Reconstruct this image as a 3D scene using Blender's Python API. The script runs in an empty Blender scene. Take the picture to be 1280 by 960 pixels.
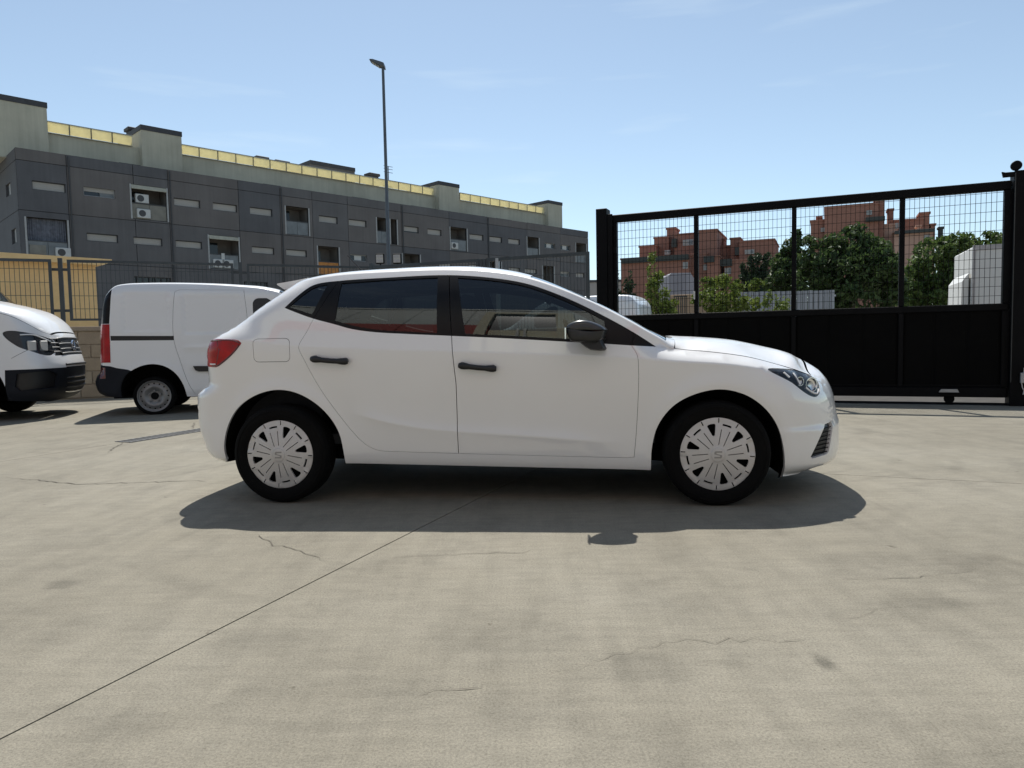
import bpy, math, random
import numpy as np
from mathutils import Vector, Matrix, noise
from mathutils.geometry import delaunay_2d_cdt
rnd = random.Random(7)
SC = bpy.context.scene
COL = SC.collection
PI = math.pi
# ------------------------------------------------------------ camera
F_PX, RHO, PITCH, CAM_H = 886.2, .01932, .06239, .9587       # focal length in pixels of a 1280 wide picture
_f = np.array([0, math.cos(PITCH), -math.sin(PITCH)])
_u0 = np.array([0, math.sin(PITCH), math.cos(PITCH)]); _r0 = np.array([1., 0, 0])
_r = math.cos(RHO)*_r0 - math.sin(RHO)*_u0
_u = math.sin(RHO)*_r0 + math.cos(RHO)*_u0
CAMC = np.array([0, 0, CAM_H])
cam_d = bpy.data.cameras.new('camera'); cam = bpy.data.objects.new('camera', cam_d); COL.objects.link(cam)
cam_d.sensor_width = 36; cam_d.lens = F_PX/1280*36; cam_d.clip_start = .05; cam_d.clip_end = 3000
mw = Matrix(((_r[0], _u[0], -_f[0], 0), (_r[1], _u[1], -_f[1], 0), (_r[2], _u[2], -_f[2], CAM_H), (0, 0, 0, 1)))
cam.matrix_world = mw
SC.camera = cam
# ------------------------------------------------------------ light
SUN_EL = math.radians(59); SUN_AZ = math.radians(-5)      # azimuth measured from +Y (straight ahead) to +X
sd = Vector((math.sin(SUN_AZ)*math.cos(SUN_EL), math.cos(SUN_AZ)*math.cos(SUN_EL), math.sin(SUN_EL)))
sun_d = bpy.data.lights.new('sun', 'SUN'); sun_d.energy = 5.0; sun_d.angle = math.radians(.53); sun_d.color = (1, .955, .88)
sun = bpy.data.objects.new('sun', sun_d); COL.objects.link(sun)
sun.rotation_euler = (-sd).to_track_quat('-Z', 'Y').to_euler()
W = bpy.data.worlds.new('World'); SC.world = W; W.use_nodes = True
nt = W.node_tree; nt.nodes.clear()
sky = nt.nodes.new('ShaderNodeTexSky'); sky.sky_type = 'NISHITA'; sky.sun_disc = False
sky.sun_elevation = SUN_EL; sky.sun_rotation = SUN_AZ; sky.air_density = 1.0; sky.dust_density = .4; sky.ozone_density = 2.0; sky.altitude = 600
bg = nt.nodes.new('ShaderNodeBackground'); bg.inputs[1].default_value = .115
wo = nt.nodes.new('ShaderNodeOutputWorld')
# thin streaks of high cloud low in the sky, the same all the way round
tc = nt.nodes.new('ShaderNodeTexCoord'); mp = nt.nodes.new('ShaderNodeMapping'); mp.inputs['Scale'].default_value = (1.6, 1.6, 14)
nz = nt.nodes.new('ShaderNodeTexNoise'); nz.inputs['Scale'].default_value = 2.3; nz.inputs['Detail'].default_value = 6
rp = nt.nodes.new('ShaderNodeValToRGB'); rp.color_ramp.elements[0].position = .60; rp.color_ramp.elements[1].position = .82
rp.color_ramp.elements[0].color = (0, 0, 0, 1); rp.color_ramp.elements[1].color = (.22, .22, .22, 1)
mx = nt.nodes.new('ShaderNodeMixRGB'); mx.inputs[2].default_value = (6.5, 7.0, 7.6, 1)
L = nt.links.new
L(tc.outputs['Generated'], mp.inputs[0]); L(mp.outputs[0], nz.inputs['Vector']); L(nz.outputs[0], rp.inputs[0])
L(rp.outputs[0], mx.inputs[0]); L(sky.outputs[0], mx.inputs[1]); hs = nt.nodes.new('ShaderNodeHueSaturation'); hs.inputs['Saturation'].default_value = .74
L(mx.outputs[0], hs.inputs['Color']); tn = nt.nodes.new('ShaderNodeMixRGB'); tn.blend_type = 'MULTIPLY'; tn.inputs[0].default_value = 1; tn.inputs[2].default_value = (.96, 1.05, 1.04, 1)
L(hs.outputs[0], tn.inputs[1]); L(tn.outputs[0], bg.inputs[0]); L(bg.outputs[0], wo.inputs[0])
SC.view_settings.view_transform = 'Standard'; SC.view_settings.look = 'None'
SC.view_settings.exposure = .22; SC.view_settings.gamma = 1
SC.cycles.max_bounces = 8; SC.cycles.transparent_max_bounces = 24

# ------------------------------------------------------------ picture <-> place
def ray(px, py):
    return _r*((px-640)/F_PX) - _u*((py-480)/F_PX) + _f
def G(px, py, z=0.):
    d = ray(px, py); return CAMC + d*((z-CAM_H)/d[2])
def P(px, py, Y):
    d = ray(px, py); return CAMC + d*(Y/d[1])
class Fac:
    """an upright plane: base point, unit direction along it, outward normal"""
    def __init__(s, p0, p1):
        s.p = np.array([p0[0], p0[1]], float); v = np.array([p1[0]-p0[0], p1[1]-p0[1]], float)
        s.len = float(np.hypot(*v)); s.d = v/s.len; s.n = np.array([s.d[1], -s.d[0]])
    def hit(s, px, py, off=0.):
        d = ray(px, py); q = s.p + s.n*off
        k = ((q-CAMC[:2])@s.n)/(d[:2]@s.n); h = CAMC + d*k
        return float((h[:2]-q)@s.d), float(h[2])
    def rect(s, x0, x1, y0, y1, off=0.):
        """rectangle (s0,s1,z0,z1) seen between two columns; y0,y1 = top and bottom at the left column"""
        a = s.hit(x0, y0, off); b = s.hit(x1, y0, off); c = s.hit(x0, y1, off)
        return a[0], b[0], c[1], a[1]
    def pt(s, u, z, off=0.):
        q = s.p + s.d*u + s.n*off; return (float(q[0]), float(q[1]), float(z))
    @property
    def rot(s): return math.atan2(s.d[1], s.d[0])

# ------------------------------------------------------------ objects
def tag(o, label=None, cat=None, group=None, kind=None):
    if label: o['label'] = label
    if cat: o['category'] = cat
    if group: o['group'] = group
    if kind: o['kind'] = kind
    return o
def empty(name, loc=(0, 0, 0), rz=0., label=None, cat=None, group=None):
    o = bpy.data.objects.new(name, None); COL.objects.link(o); o.location = loc; o.rotation_euler = (0, 0, rz)
    o.empty_display_size = .2
    return tag(o, label, cat, group)
def link(name, me, parent=None, loc=None, rot=None):
    o = bpy.data.objects.new(name, me); COL.objects.link(o)
    if parent: o.parent = parent
    if loc is not None: o.location = loc
    if rot is not None: o.rotation_euler = rot
    return o
def kids(o): return [c for c in bpy.data.objects if c.parent == o]
def copy_tree(o, parent=None):
    c = o.copy(); COL.objects.link(c); c.parent = parent
    for k in kids(o): copy_tree(k, c)
    return c
class MB:
    def __init__(s): s.v = []; s.f = []; s.m = []
    def add(s, vs, fs, mi=0):
        n = len(s.v); s.v += [tuple(map(float, v)) for v in vs]; s.f += [tuple(i+n for i in f) for f in fs]; s.m += [mi]*len(fs); return s
    def box(s, x0, x1, y0, y1, z0, z1, mi=0):
        v = [(x0, y0, z0), (x1, y0, z0), (x1, y1, z0), (x0, y1, z0), (x0, y0, z1), (x1, y0, z1), (x1, y1, z1), (x0, y1, z1)]
        return s.add(v, [(3, 2, 1, 0), (4, 5, 6, 7), (0, 1, 5, 4), (1, 2, 6, 5), (2, 3, 7, 6), (3, 0, 4, 7)], mi)
    def cbox(s, x0, x1, y0, y1, z0, z1, c=.01, mi=0):
        """box with chamfered long and short edges"""
        c = min(c, (x1-x0)*.45, (y1-y0)*.45, (z1-z0)*.45)
        V = []; idx = {}
        for ax in range(3):
            for sx in (0, 1):
                for sy in (0, 1):
                    for sz in (0, 1):
                        p = [(x0, x1)[sx], (y0, y1)[sy], (z0, z1)[sz]]
                        sg = [1-2*sx, 1-2*sy, 1-2*sz]
                        for k in range(3):
                            if k != ax: p[k] += sg[k]*c
                        idx[(ax, sx, sy, sz)] = len(V); V.append(p)
        Fs = []
        for ax in range(3):
            o = [k for k in range(3) if k != ax]
            for e in (0, 1):
                q = []
                for a, b in ((0, 0), (1, 0), (1, 1), (0, 1)):
                    k = [0, 0, 0]; k[ax] = e; k[o[0]] = a; k[o[1]] = b; q.append(idx[(ax, *k)])
                flip = (e == 0) ^ (ax == 1)
                Fs.append(tuple(q[::-1]) if flip else tuple(q))
        for ax in range(3):                      # edges along ax
            o = [k for k in range(3) if k != ax]
            for a in (0, 1):
                for b in (0, 1):
                    k0 = [0, 0, 0]; k0[o[0]] = a; k0[o[1]] = b; k1 = list(k0); k1[ax] = 1
                    q = [idx[(o[0], *k0)], idx[(o[0], *k1)], idx[(o[1], *k1)], idx[(o[1], *k0)]]
                    flip = (a ^ b) ^ (ax == 1)
                    Fs.append(tuple(q) if flip else tuple(q[::-1]))
        for sx in (0, 1):
            for sy in (0, 1):
                for sz in (0, 1):
                    q = [idx[(a, sx, sy, sz)] for a in range(3)]
                    Fs.append(tuple(q) if (sx+sy+sz) % 2 else tuple(q[::-1]))
        return s.add(V, Fs, mi)
    def tube(s, pts, r, n=8, mi=0, cap=True):
        pts = [Vector(p) for p in pts]; rs = r if isinstance(r, (list, tuple)) else [r]*len(pts)
        V = []; Fs = []
        for i, p in enumerate(pts):
            t = (pts[min(i+1, len(pts)-1)]-pts[max(i-1, 0)]).normalized()
            a = Vector((0, 0, 1)) if abs(t.z) < .9 else Vector((1, 0, 0))
            x = t.cross(a).normalized(); y = t.cross(x)
            for k in range(n):
                c = 2*PI*(k+.5)/n; V.append(p+(x*math.cos(c)+y*math.sin(c))*rs[i])
        for i in range(len(pts)-1):
            for k in range(n):
                Fs.append((i*n+k, (i+1)*n+k, (i+1)*n+(k+1) % n, i*n+(k+1) % n))
        if cap: Fs += [tuple(range(n)), tuple(range((len(pts)-1)*n, len(pts)*n))[::-1]]
        return s.add(V, Fs, mi)
    def prism(s, poly, y0, y1, mi=0, axis='y'):
        """closed polygon in (x,z) extruded along y (or in (x,y) along z)"""
        n = len(poly)
        if axis == 'y': V = [(p[0], y0, p[1]) for p in poly]+[(p[0], y1, p[1]) for p in poly]
        elif axis == 'x': V = [(y0, p[0], p[1]) for p in poly]+[(y1, p[0], p[1]) for p in poly]
        else: V = [(p[0], p[1], y0) for p in poly]+[(p[0], p[1], y1) for p in poly]
        Fs = [tuple(range(n)), tuple(range(n, 2*n))[::-1]]+[(i, i+n, (i+1) % n+n, (i+1) % n) for i in range(n)]
        return s.add(V, Fs, mi)
    def lathe(s, prof, n=32, c=(0, 0, 0), axis='y', mi=0, ang0=0.):
        """prof: (radius, along-axis) list"""
        V = []; Fs = []
        for (r, a) in prof:
            for k in range(n):
                t = 2*PI*k/n+ang0; q = (r*math.cos(t), r*math.sin(t))
                if axis == 'y': V.append((c[0]+q[0], c[1]+a, c[2]+q[1]))
                elif axis == 'z': V.append((c[0]+q[0], c[1]+q[1], c[2]+a))
                else: V.append((c[0]+a, c[1]+q[0], c[2]+q[1]))
        for i in range(len(prof)-1):
            for k in range(n):
                Fs.append((i*n+k, (i+1)*n+k, (i+1)*n+(k+1) % n, i*n+(k+1) % n))
        return s.add(V, Fs, mi)
    def mesh(s, name, mats, smooth=False, angle=None):
        me = bpy.data.meshes.new(name); me.from_pydata(s.v, [], s.f); me.update()
        import bmesh
        bm = bmesh.new(); bm.from_mesh(me); bmesh.ops.recalc_face_normals(bm, faces=bm.faces[:]); bm.to_mesh(me); bm.free()
        for m in (mats if isinstance(mats, (list, tuple)) else [mats]): me.materials.append(m)
        me.polygons.foreach_set('material_index', s.m)
        if smooth:
            me.polygons.foreach_set('use_smooth', [True]*len(me.polygons))
            me.set_sharp_from_angle(angle=math.radians(angle or 35))
        return me
    def build(s, name, mats, parent=None, smooth=False, angle=None, loc=None, rot=None):
        return link(name, s.mesh(name, mats, smooth, angle), parent, loc, rot)

# ------------------------------------------------------------ materials
def nodes(name):
    m = bpy.data.materials.new(name); m.use_nodes = True; t = m.node_tree
    return m, t, t.nodes['Principled BSDF'], t.links.new
def coords(t, scale=(1, 1, 1), kind='Object', rot=(0, 0, 0)):
    c = t.nodes.new('ShaderNodeTexCoord'); p = t.nodes.new('ShaderNodeMapping'); p.inputs['Scale'].default_value = scale; p.inputs['Rotation'].default_value = rot
    t.links.new(c.outputs[kind], p.inputs[0]); return p.outputs[0]
def noise_tex(t, vec, scale, detail=4, rough=.55):
    n = t.nodes.new('ShaderNodeTexNoise'); n.inputs['Scale'].default_value = scale; n.inputs['Detail'].default_value = detail; n.inputs['Roughness'].default_value = rough
    if vec is not None: t.links.new(vec, n.inputs['Vector'])
    return n.outputs[0]
def ramp(t, val, stops):
    r = t.nodes.new('ShaderNodeValToRGB'); e = r.color_ramp.elements
    while len(e) < len(stops): e.new(.5)
    for k, (p, c) in enumerate(stops):
        e[k].position = p; e[k].color = (*c, 1) if len(c) == 3 else c
    t.links.new(val, r.inputs[0]); return r.outputs[0]
def mix(t, a, b, fac, mode='MIX'):
    m = t.nodes.new('ShaderNodeMixRGB'); m.blend_type = mode
    for i, x in ((0, fac), (1, a), (2, b)):
        if hasattr(x, 'links') or hasattr(x, 'is_linked'): t.links.new(x, m.inputs[i])
        elif i == 0: m.inputs[0].default_value = x
        else: m.inputs[i].default_value = (*x, 1) if len(x) == 3 else x
    return m.outputs[0]
def bump(t, val, strength, dist=.01):
    b = t.nodes.new('ShaderNodeBump'); b.inputs['Strength'].default_value = strength; b.inputs['Distance'].default_value = dist
    t.links.new(val, b.inputs['Height']); return b.outputs[0]
def mul(c, k): return tuple(min(1, x*k) for x in c)
def mat(name, c, rough=.5, metal=0., var=.12, scale=6., bmp=0., bscale=60., coat=0., coat_r=.05, spec=None, fine=0.):
    m, t, b, lk = nodes(name)
    v = coords(t)
    n = noise_tex(t, v, scale)
    col = ramp(t, n, [(.3, mul(c, 1-var)), (.7, mul(c, 1+var))])
    if fine:
        n2 = noise_tex(t, v, bscale, 3)
        col = mix(t, col, ramp(t, n2, [(.35, (1-fine,)*3), (.65, (1, 1, 1))]), 1., 'MULTIPLY')
    lk(col, b.inputs['Base Color'])
    b.inputs['Roughness'].default_value = rough; b.inputs['Metallic'].default_value = metal
    b.inputs['Coat Weight'].default_value = coat; b.inputs['Coat Roughness'].default_value = coat_r
    if spec is not None: b.inputs['Specular IOR Level'].default_value = spec
    if bmp: lk(bump(t, noise_tex(t, v, bscale, 4), bmp, .01), b.inputs['Normal'])
    return m
def glass_mat(name, tint=(.5, .55, .55), refl=1.0, ior=1.5):
    m = bpy.data.materials.new(name); m.use_nodes = True; t = m.node_tree; t.nodes.clear(); lk = t.links.new
    o = t.nodes.new('ShaderNodeOutputMaterial'); mxs = t.nodes.new('ShaderNodeMixShader'); tr = t.nodes.new('ShaderNodeBsdfTransparent'); gl = t.nodes.new('ShaderNodeBsdfGlossy')
    fr = t.nodes.new('ShaderNodeFresnel'); fr.inputs[0].default_value = ior; gl.inputs['Roughness'].default_value = .01
    n = noise_tex(t, coords(t), 2.5, 2); c = ramp(t, n, [(.3, mul(tint, .94)), (.7, tint)])
    lk(c, tr.inputs[0])
    mu = t.nodes.new('ShaderNodeMath'); mu.operation = 'MULTIPLY'; mu.inputs[1].default_value = refl; mu.use_clamp = True
    lk(fr.outputs[0], mu.inputs[0]); lk(mu.outputs[0], mxs.inputs[0]); lk(tr.outputs[0], mxs.inputs[1]); lk(gl.outputs[0], mxs.inputs[2]); lk(mxs.outputs[0], o.inputs[0])
    return m

M = {}
M['paint'] = mat('white_car_paint', (.80, .80, .79), .32, var=.008, scale=1.5, coat=1., coat_r=.045)
M['paint'].node_tree.nodes['Principled BSDF'].inputs['Coat IOR'].default_value = 1.75
M['paint_van'] = mat('white_van_paint', (.74, .75, .76), .35, var=.02, scale=1.2, coat=.7, coat_r=.05)
M['emblem'] = mat('emblem_grey', (.30, .295, .29), .35, metal=.6, var=.05)
M['black'] = mat('black_plastic', (.008, .008, .009), .45, var=.2, bmp=.05, bscale=300)
M['gloss_black'] = mat('gloss_black_trim', (.005, .005, .006), .32, var=.2, spec=.2)
M['dark'] = mat('dark_underbody', (.006, .006, .006), .9, var=.3, spec=.1)
M['rubber'] = mat('tyre_rubber', (.0045, .0045, .0045), .85, var=.2, bmp=.12, bscale=120, spec=.12)
M['navy_plastic'] = mat('dark_blue_grey_plastic', (.008, .010, .015), .6, var=.15, bmp=.05, bscale=200, spec=.18)
M['hubcap'] = mat('silver_hubcap', (.56, .545, .53), .38, metal=.35, var=.05, scale=9)
M['steel'] = mat('grey_steel_rim', (.22, .22, .22), .45, metal=.5, var=.1)
M['chrome'] = mat('chrome', (.75, .76, .78), .12, metal=1., var=.03)
M['red_lens'] = mat('red_lamp_lens', (.36, .0015, .003), .25, var=.3, scale=14, coat=.5, coat_r=.02, spec=.2)
M['dark_red_lens'] = mat('dark_red_lamp_lens', (.10, .004, .006), .15, var=.2, coat=1.)
M['paint_hood'] = mat('white_bonnet_paint', (.80, .80, .79), .34, var=.008, scale=1.5, coat=.8, coat_r=.14)
M['glass'] = glass_mat('car_window_glass', (.30, .34, .33), 1.9, 1.5)
M['lamp_glass'] = glass_mat('clear_lamp_cover', (.86, .88, .90), 1., 1.45)
M['seat'] = mat('dark_seat_fabric', (.02, .021, .023), .9, var=.2, bmp=.1)
M['lining'] = mat('grey_roof_lining', (.16, .16, .15), .95, var=.05)
M['mirror_cap'] = mat('black_mirror_shell', (.016, .017, .018), .38, var=.1, bmp=.04, bscale=400)

# ------------------------------------------------------------ 2-D tools
def catmull(pts, step, closed=False):
    p = [np.array(q, float) for q in pts]; n = len(p); out = []
    segs = n if closed else n-1
    for i in range(segs):
        p1, p2 = p[i % n], p[(i+1) % n]
        p0 = p[(i-1) % n] if (closed or i > 0) else 2*p1-p2
        p3 = p[(i+2) % n] if (closed or i+2 < n) else 2*p2-p1
        d = np.hypot(*(p2-p1)[:2]); k = max(1, int(math.ceil(d/step)))
        # centripetal-like tangents kept short so the curve never overshoots
        d0 = np.hypot(*(p1-p0)[:2])+1e-9; d2 = np.hypot(*(p3-p2)[:2])+1e-9
        m1 = ((p1-p0)/d0*d+(p2-p1))/2; m2 = ((p2-p1)+(p3-p2)/d2*d)/2
        for j in range(k):
            t = j/k; t2 = t*t; t3 = t2*t
            out.append((2*t3-3*t2+1)*p1+(t3-2*t2+t)*m1+(-2*t3+3*t2)*p2+(t3-t2)*m2)
    if not closed: out.append(p[-1])
    return np.array(out)
def dens(pts, step, closed=False):
    p = [np.array(q, float) for q in pts]; out = []; n = len(p)
    for i in range(n if closed else n-1):
        a, b = p[i], p[(i+1) % n]; k = max(1, int(math.ceil(np.hypot(*(b-a))/step)))
        out += [a+(b-a)*j/k for j in range(k)]
    if not closed: out.append(p[-1])
    return np.array(out)
def pip(pts, poly):
    x, y = pts[:, 0], pts[:, 1]; ins = np.zeros(len(pts), bool); n = len(poly); j = n-1
    for i in range(n):
        xi, yi = poly[i]; xj, yj = poly[j]
        if yi != yj:
            c = ((yi > y) != (yj > y)) & (x < (xj-xi)*(y-yi)/(yj-yi)+xi); ins ^= c
        j = i
    return ins
def area(p): return .5*float(np.sum(p[:, 0]*np.roll(p[:, 1], -1)-np.roll(p[:, 0], -1)*p[:, 1]))
def inset(poly, d):
    p = np.array(poly, float)
    if area(p) < 0: p = p[::-1]
    a = np.roll(p, 1, 0); b = np.roll(p, -1, 0)
    e1 = p-a; e2 = b-p; e1 /= np.linalg.norm(e1, axis=1)[:, None]+1e-12; e2 /= np.linalg.norm(e2, axis=1)[:, None]+1e-12
    n1 = np.stack([-e1[:, 1], e1[:, 0]], 1); n2 = np.stack([-e2[:, 1], e2[:, 0]], 1)
    m = n1+n2; l = np.sum(m*n1, 1); l = np.maximum(l, .35)
    return p+m/l[:, None]*d
def rrect(x0, x1, z0, z1, r, n=5):
    out = []
    for cx, cz, a in ((x1-r, z1-r, 0), (x0+r, z1-r, 90), (x0+r, z0+r, 180), (x1-r, z0+r, 270)):
        for k in range(n+1):
            t = math.radians(a+90*k/n); out.append((cx+r*math.cos(t), cz+r*math.sin(t)))
    return out
def pchip(xs, ys):
    xs = np.array(xs, float); ys = np.array(ys, float)
    o = np.argsort(xs); xs, ys = xs[o], ys[o]
    h = np.diff(xs); dl = np.diff(ys)/h; m = np.zeros(len(xs))
    for i in range(1, len(xs)-1):
        if dl[i-1]*dl[i] > 0:
            w1 = 2*h[i]+h[i-1]; w2 = h[i]+2*h[i-1]; m[i] = (w1+w2)/(w1/dl[i-1]+w2/dl[i])
    m[0], m[-1] = dl[0], dl[-1]
    def f(x):
        x = np.clip(np.asarray(x, float), xs[0], xs[-1]); i = np.clip(np.searchsorted(xs, x)-1, 0, len(h)-1)
        t = (x-xs[i])/h[i]; t2 = t*t; t3 = t2*t
        return (2*t3-3*t2+1)*ys[i]+(t3-2*t2+t)*h[i]*m[i]+(-2*t3+3*t2)*ys[i+1]+(t3-t2)*h[i]*m[i+1]
    return f
def sstep(a, b, x):
    t = np.clip((np.asarray(x, float)-a)/(b-a), 0, 1); return t*t*(3-2*t)
def cdt(polys, lines, h, outline):
    """triangulate inside outline, every polygon and line kept as an edge"""
    V = []; E = []
    def put(p, closed):
        n0 = len(V); V.extend([tuple(q) for q in p]); m = len(p)
        E.extend([(n0+i, n0+i+1) for i in range(m-1)])
        if closed: E.append((n0+m-1, n0))
    put(outline, True)
    for p in polys: put(p, True)
    for p in lines: put(p, False)
    cons = np.array(V)
    x0, z0 = outline.min(0); x1, z1 = outline.max(0)
    g = []
    r = 0; z = z0+h*.5
    while z < z1:
        xs = np.arange(x0+(h*.5 if r % 2 else 0), x1, h); g.append(np.stack([xs, np.full(len(xs), z)], 1)); z += h*.87; r += 1
    g = np.concatenate(g); g = g[pip(g, outline)]
    cell = {}
    for q in cons: cell.setdefault((int(math.floor(q[0]/h)), int(math.floor(q[1]/h))), []).append(q)
    for q in g:
        cx, cz = int(math.floor(q[0]/h)), int(math.floor(q[1]/h)); ok = True
        for a in (-1, 0, 1):
            for b in (-1, 0, 1):
                for c in cell.get((cx+a, cz+b), ()):
                    if (c[0]-q[0])**2+(c[1]-q[1])**2 < (.5*h)**2: ok = False; break
                if not ok: break
            if not ok: break
        if ok: V.append(tuple(q))
    res = delaunay_2d_cdt([Vector(v) for v in V], E, [], 0, 1e-5)
    vo = np.array([tuple(v) for v in res[0]]); tr = np.array([f for f in res[2] if len(f) == 3])
    cen = vo[tr].mean(1); keep = pip(cen, outline)
    tr = tr[keep]
    # counter-clockwise in (x,z)
    a, b, c = vo[tr[:, 0]], vo[tr[:, 1]], vo[tr[:, 2]]
    s = (b[:, 0]-a[:, 0])*(c[:, 1]-a[:, 1])-(b[:, 1]-a[:, 1])*(c[:, 0]-a[:, 0])
    tr[s < 0] = tr[s < 0][:, ::-1]
    return vo, tr[np.abs(s) > 1e-10]

class Shell:
    """a vehicle skin: two mirrored sides y=W(x,z) with cut-out regions, joined over the top by a crowned wrap"""
    def __init__(s, Wf, chain_keys, bottom, h=.03, step=.03, thin=()):
        s.W = Wf
        ck = catmull([(k[0], k[1]) for k in chain_keys], step)
        for (tx_, tz_) in thin:                             # a very short step where a shut line crosses the skin
            i = int(np.argmin(np.hypot(ck[:, 0]-tx_, ck[:, 1]-tz_))); dd = ck[i+1]-ck[i]; ck = np.insert(ck, i+1, ck[i]+dd/np.hypot(*dd)*.006, axis=0)
        # crown height interpolated along the keys by arc length
        kx = np.array([(k[0], k[1]) for k in chain_keys]); kl = np.concatenate([[0], np.cumsum(np.hypot(*np.diff(kx, axis=0).T))])
        cl = np.concatenate([[0], np.cumsum(np.hypot(*np.diff(ck, axis=0).T))]); cl *= kl[-1]/cl[-1]
        s.chain = ck; s.hh = np.interp(cl, kl, [k[2] for k in chain_keys])
        s.bottom = np.array(bottom)                         # from the rear end of the chain to its front end
        s.outline = np.concatenate([ck, s.bottom])
        s.h = h; s.parts = {}
    def nrm(s, V):
        e = .006
        wx = (s.W(V[:, 0]+e, V[:, 1])-s.W(V[:, 0]-e, V[:, 1]))/(2*e); wz = (s.W(V[:, 0], V[:, 1]+e)-s.W(V[:, 0], V[:, 1]-e))/(2*e)
        n = np.stack([-wx, -np.ones(len(V)), -wz], 1); return n/np.linalg.norm(n, axis=1)[:, None]
    def put(s, name, V, N, Fs):
        p = s.parts.setdefault(name, [[], [], [], 0]); p[0].append(V); p[1].append(N); p[2].append(np.asarray(Fs)+p[3]); p[3] += len(V)
    def sides(s, polys, lines, classify, recess={}, flange={}, both=True):
        V, T = cdt(polys, lines, s.h, s.outline)
        y = s.W(V[:, 0], V[:, 1]); N = s.nrm(V); P3 = np.stack([V[:, 0], -y, V[:, 1]], 1)
        lab = classify(V[T].mean(1))
        s.side_data = (V, T, P3, N, lab)
        ch = {tuple(np.round(c, 4)) for c in s.chain}
        onch = np.array([tuple(np.round(v, 4)) in ch for v in V])
        for nm in sorted(set(lab)-{''}):
            t = T[lab == nm]; r = recess.get(nm, 0.)
            used = np.unique(t); mp = -np.ones(len(V), int); mp[used] = np.arange(len(used))
            Q = P3[used]-N[used]*r; Nn = N[used]; tt = mp[t]
            fl = flange.get(nm, 0.)
            fv = []; fn = []; ff = []
            if fl:
                cnt = {}
                for a, b, c in t:
                    for e in ((a, b), (b, c), (c, a)):
                        k = (min(e), max(e)); cnt.setdefault(k, []).append(e)
                for k, e in cnt.items():
                    if len(e) == 1 and not (onch[k[0]] and onch[k[1]]):
                        a, b = e[0]; pa, pb = P3[a]-N[a]*r, P3[b]-N[b]*r
                        o = np.cross(pb-pa, N[a]); l = np.linalg.norm(o)
                        if l < 1e-9: continue
                        o /= l; n0 = len(fv)
                        fv += [pa, pb, pb-N[b]*fl, pa-N[a]*fl]; fn += [o]*4; ff.append((n0, n0+3, n0+2)); ff.append((n0, n0+2, n0+1))
            for sgn in ((1, -1) if both else (1,)):
                k = np.array([1, sgn, 1.]); key = nm if sgn == 1 else nm+'@L'
                s.put(key, Q*k, Nn*k, tt if sgn == 1 else tt[:, ::-1])
                if fv: s.put(key, np.array(fv)*k, np.array(fn)*k, np.array(ff) if sgn == 1 else np.array(ff)[:, ::-1])
    def wrap(s, region, ts=(0, .015, .06, .13, .22, .33, .46, .6, .75, .88, 1.), recess={}):
        C = s.chain; m = len(C)
        d = np.gradient(C, axis=0); n2 = np.stack([d[:, 1], -d[:, 0]], 1); n2 /= np.linalg.norm(n2, axis=1)[:, None]
        for _ in range(3):
            n2[1:-1] = (n2[:-2]+2*n2[1:-1]+n2[2:])/4
        n2 /= np.linalg.norm(n2, axis=1)[:, None]
        ye = s.W(C[:, 0], C[:, 1]); e = .004
        dn = (s.W(C[:, 0], C[:, 1])-s.W(C[:, 0]-e*n2[:, 0], C[:, 1]-e*n2[:, 1]))/e
        dn = np.minimum(dn, -.05); ty = -dn; l = np.sqrt(1+ty*ty); ty /= l; tb = 1/l
        for _ in range(2):
            ty[1:-1] = (ty[:-2]+2*ty[1:-1]+ty[2:])/4; tb[1:-1] = (tb[:-2]+2*tb[1:-1]+tb[2:])/4
        a = np.minimum(.8*s.hh/tb, .5*ye/ty)
        ts = np.array(ts); nt = len(ts)
        t = ts[None, :]; B0 = (1-t)**3; B1 = 3*t*(1-t)**2; B2 = 3*t*t*(1-t); B3 = t**3
        yy = B0*(-ye[:, None])+B1*(-ye+a*ty)[:, None]+B2*(-.62*ye)[:, None]
        bb = B1*(a*tb)[:, None]+B2*s.hh[:, None]+B3*s.hh[:, None]
        Pt = np.stack([C[:, 0][:, None]+bb*n2[:, 0][:, None], yy, C[:, 1][:, None]+bb*n2[:, 1][:, None]], 2)
        full = np.concatenate([Pt, Pt[:, -2::-1]*np.array([1, -1, 1.])], 1)   # m x (2nt-1)
        gi = np.gradient(full, axis=0); gj = np.gradient(full, axis=1)
        N = np.cross(gi, gj); N /= np.linalg.norm(N, axis=2)[:, :, None]+1e-12
        up = np.sum(N[:, nt-1]*np.stack([n2[:, 0], 0*n2[:, 0], n2[:, 1]], 1), 1)
        if np.mean(up) < 0: N = -N
        sn = s.nrm(C); N[:, 0] = sn; N[:, -1] = sn*np.array([1, -1, 1.])
        s.full = full; s.n2 = n2; w = full.shape[1]
        faces = {}
        for i in range(m-1):
            for j in range(w-1):
                nm = region(i, j, w, full[i:i+2, j:j+2].reshape(-1, 3).mean(0))
                if nm: faces.setdefault(nm, []).append((i*w+j, i*w+j+1, (i+1)*w+j+1, (i+1)*w+j))
        FV = full.reshape(-1, 3); FN = N.reshape(-1, 3)
        for nm, fs in faces.items():
            fs = np.array(fs); used = np.unique(fs); mp = -np.ones(len(FV), int); mp[used] = np.arange(len(used))
            q = mp[fs]; V = FV[used]-FN[used]*recess.get(nm, 0.)
            # orientation
            c = np.cross(V[q[:, 1]]-V[q[:, 0]], V[q[:, 2]]-V[q[:, 0]])
            if np.sum(c*FN[used][q[:, 0]]) < 0: q = q[:, ::-1]
            s.put(nm, V, FN[used], np.concatenate([q[:, [0, 1, 2]], q[:, [0, 2, 3]]]))
        s.wrap_data = (full, N)
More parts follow.
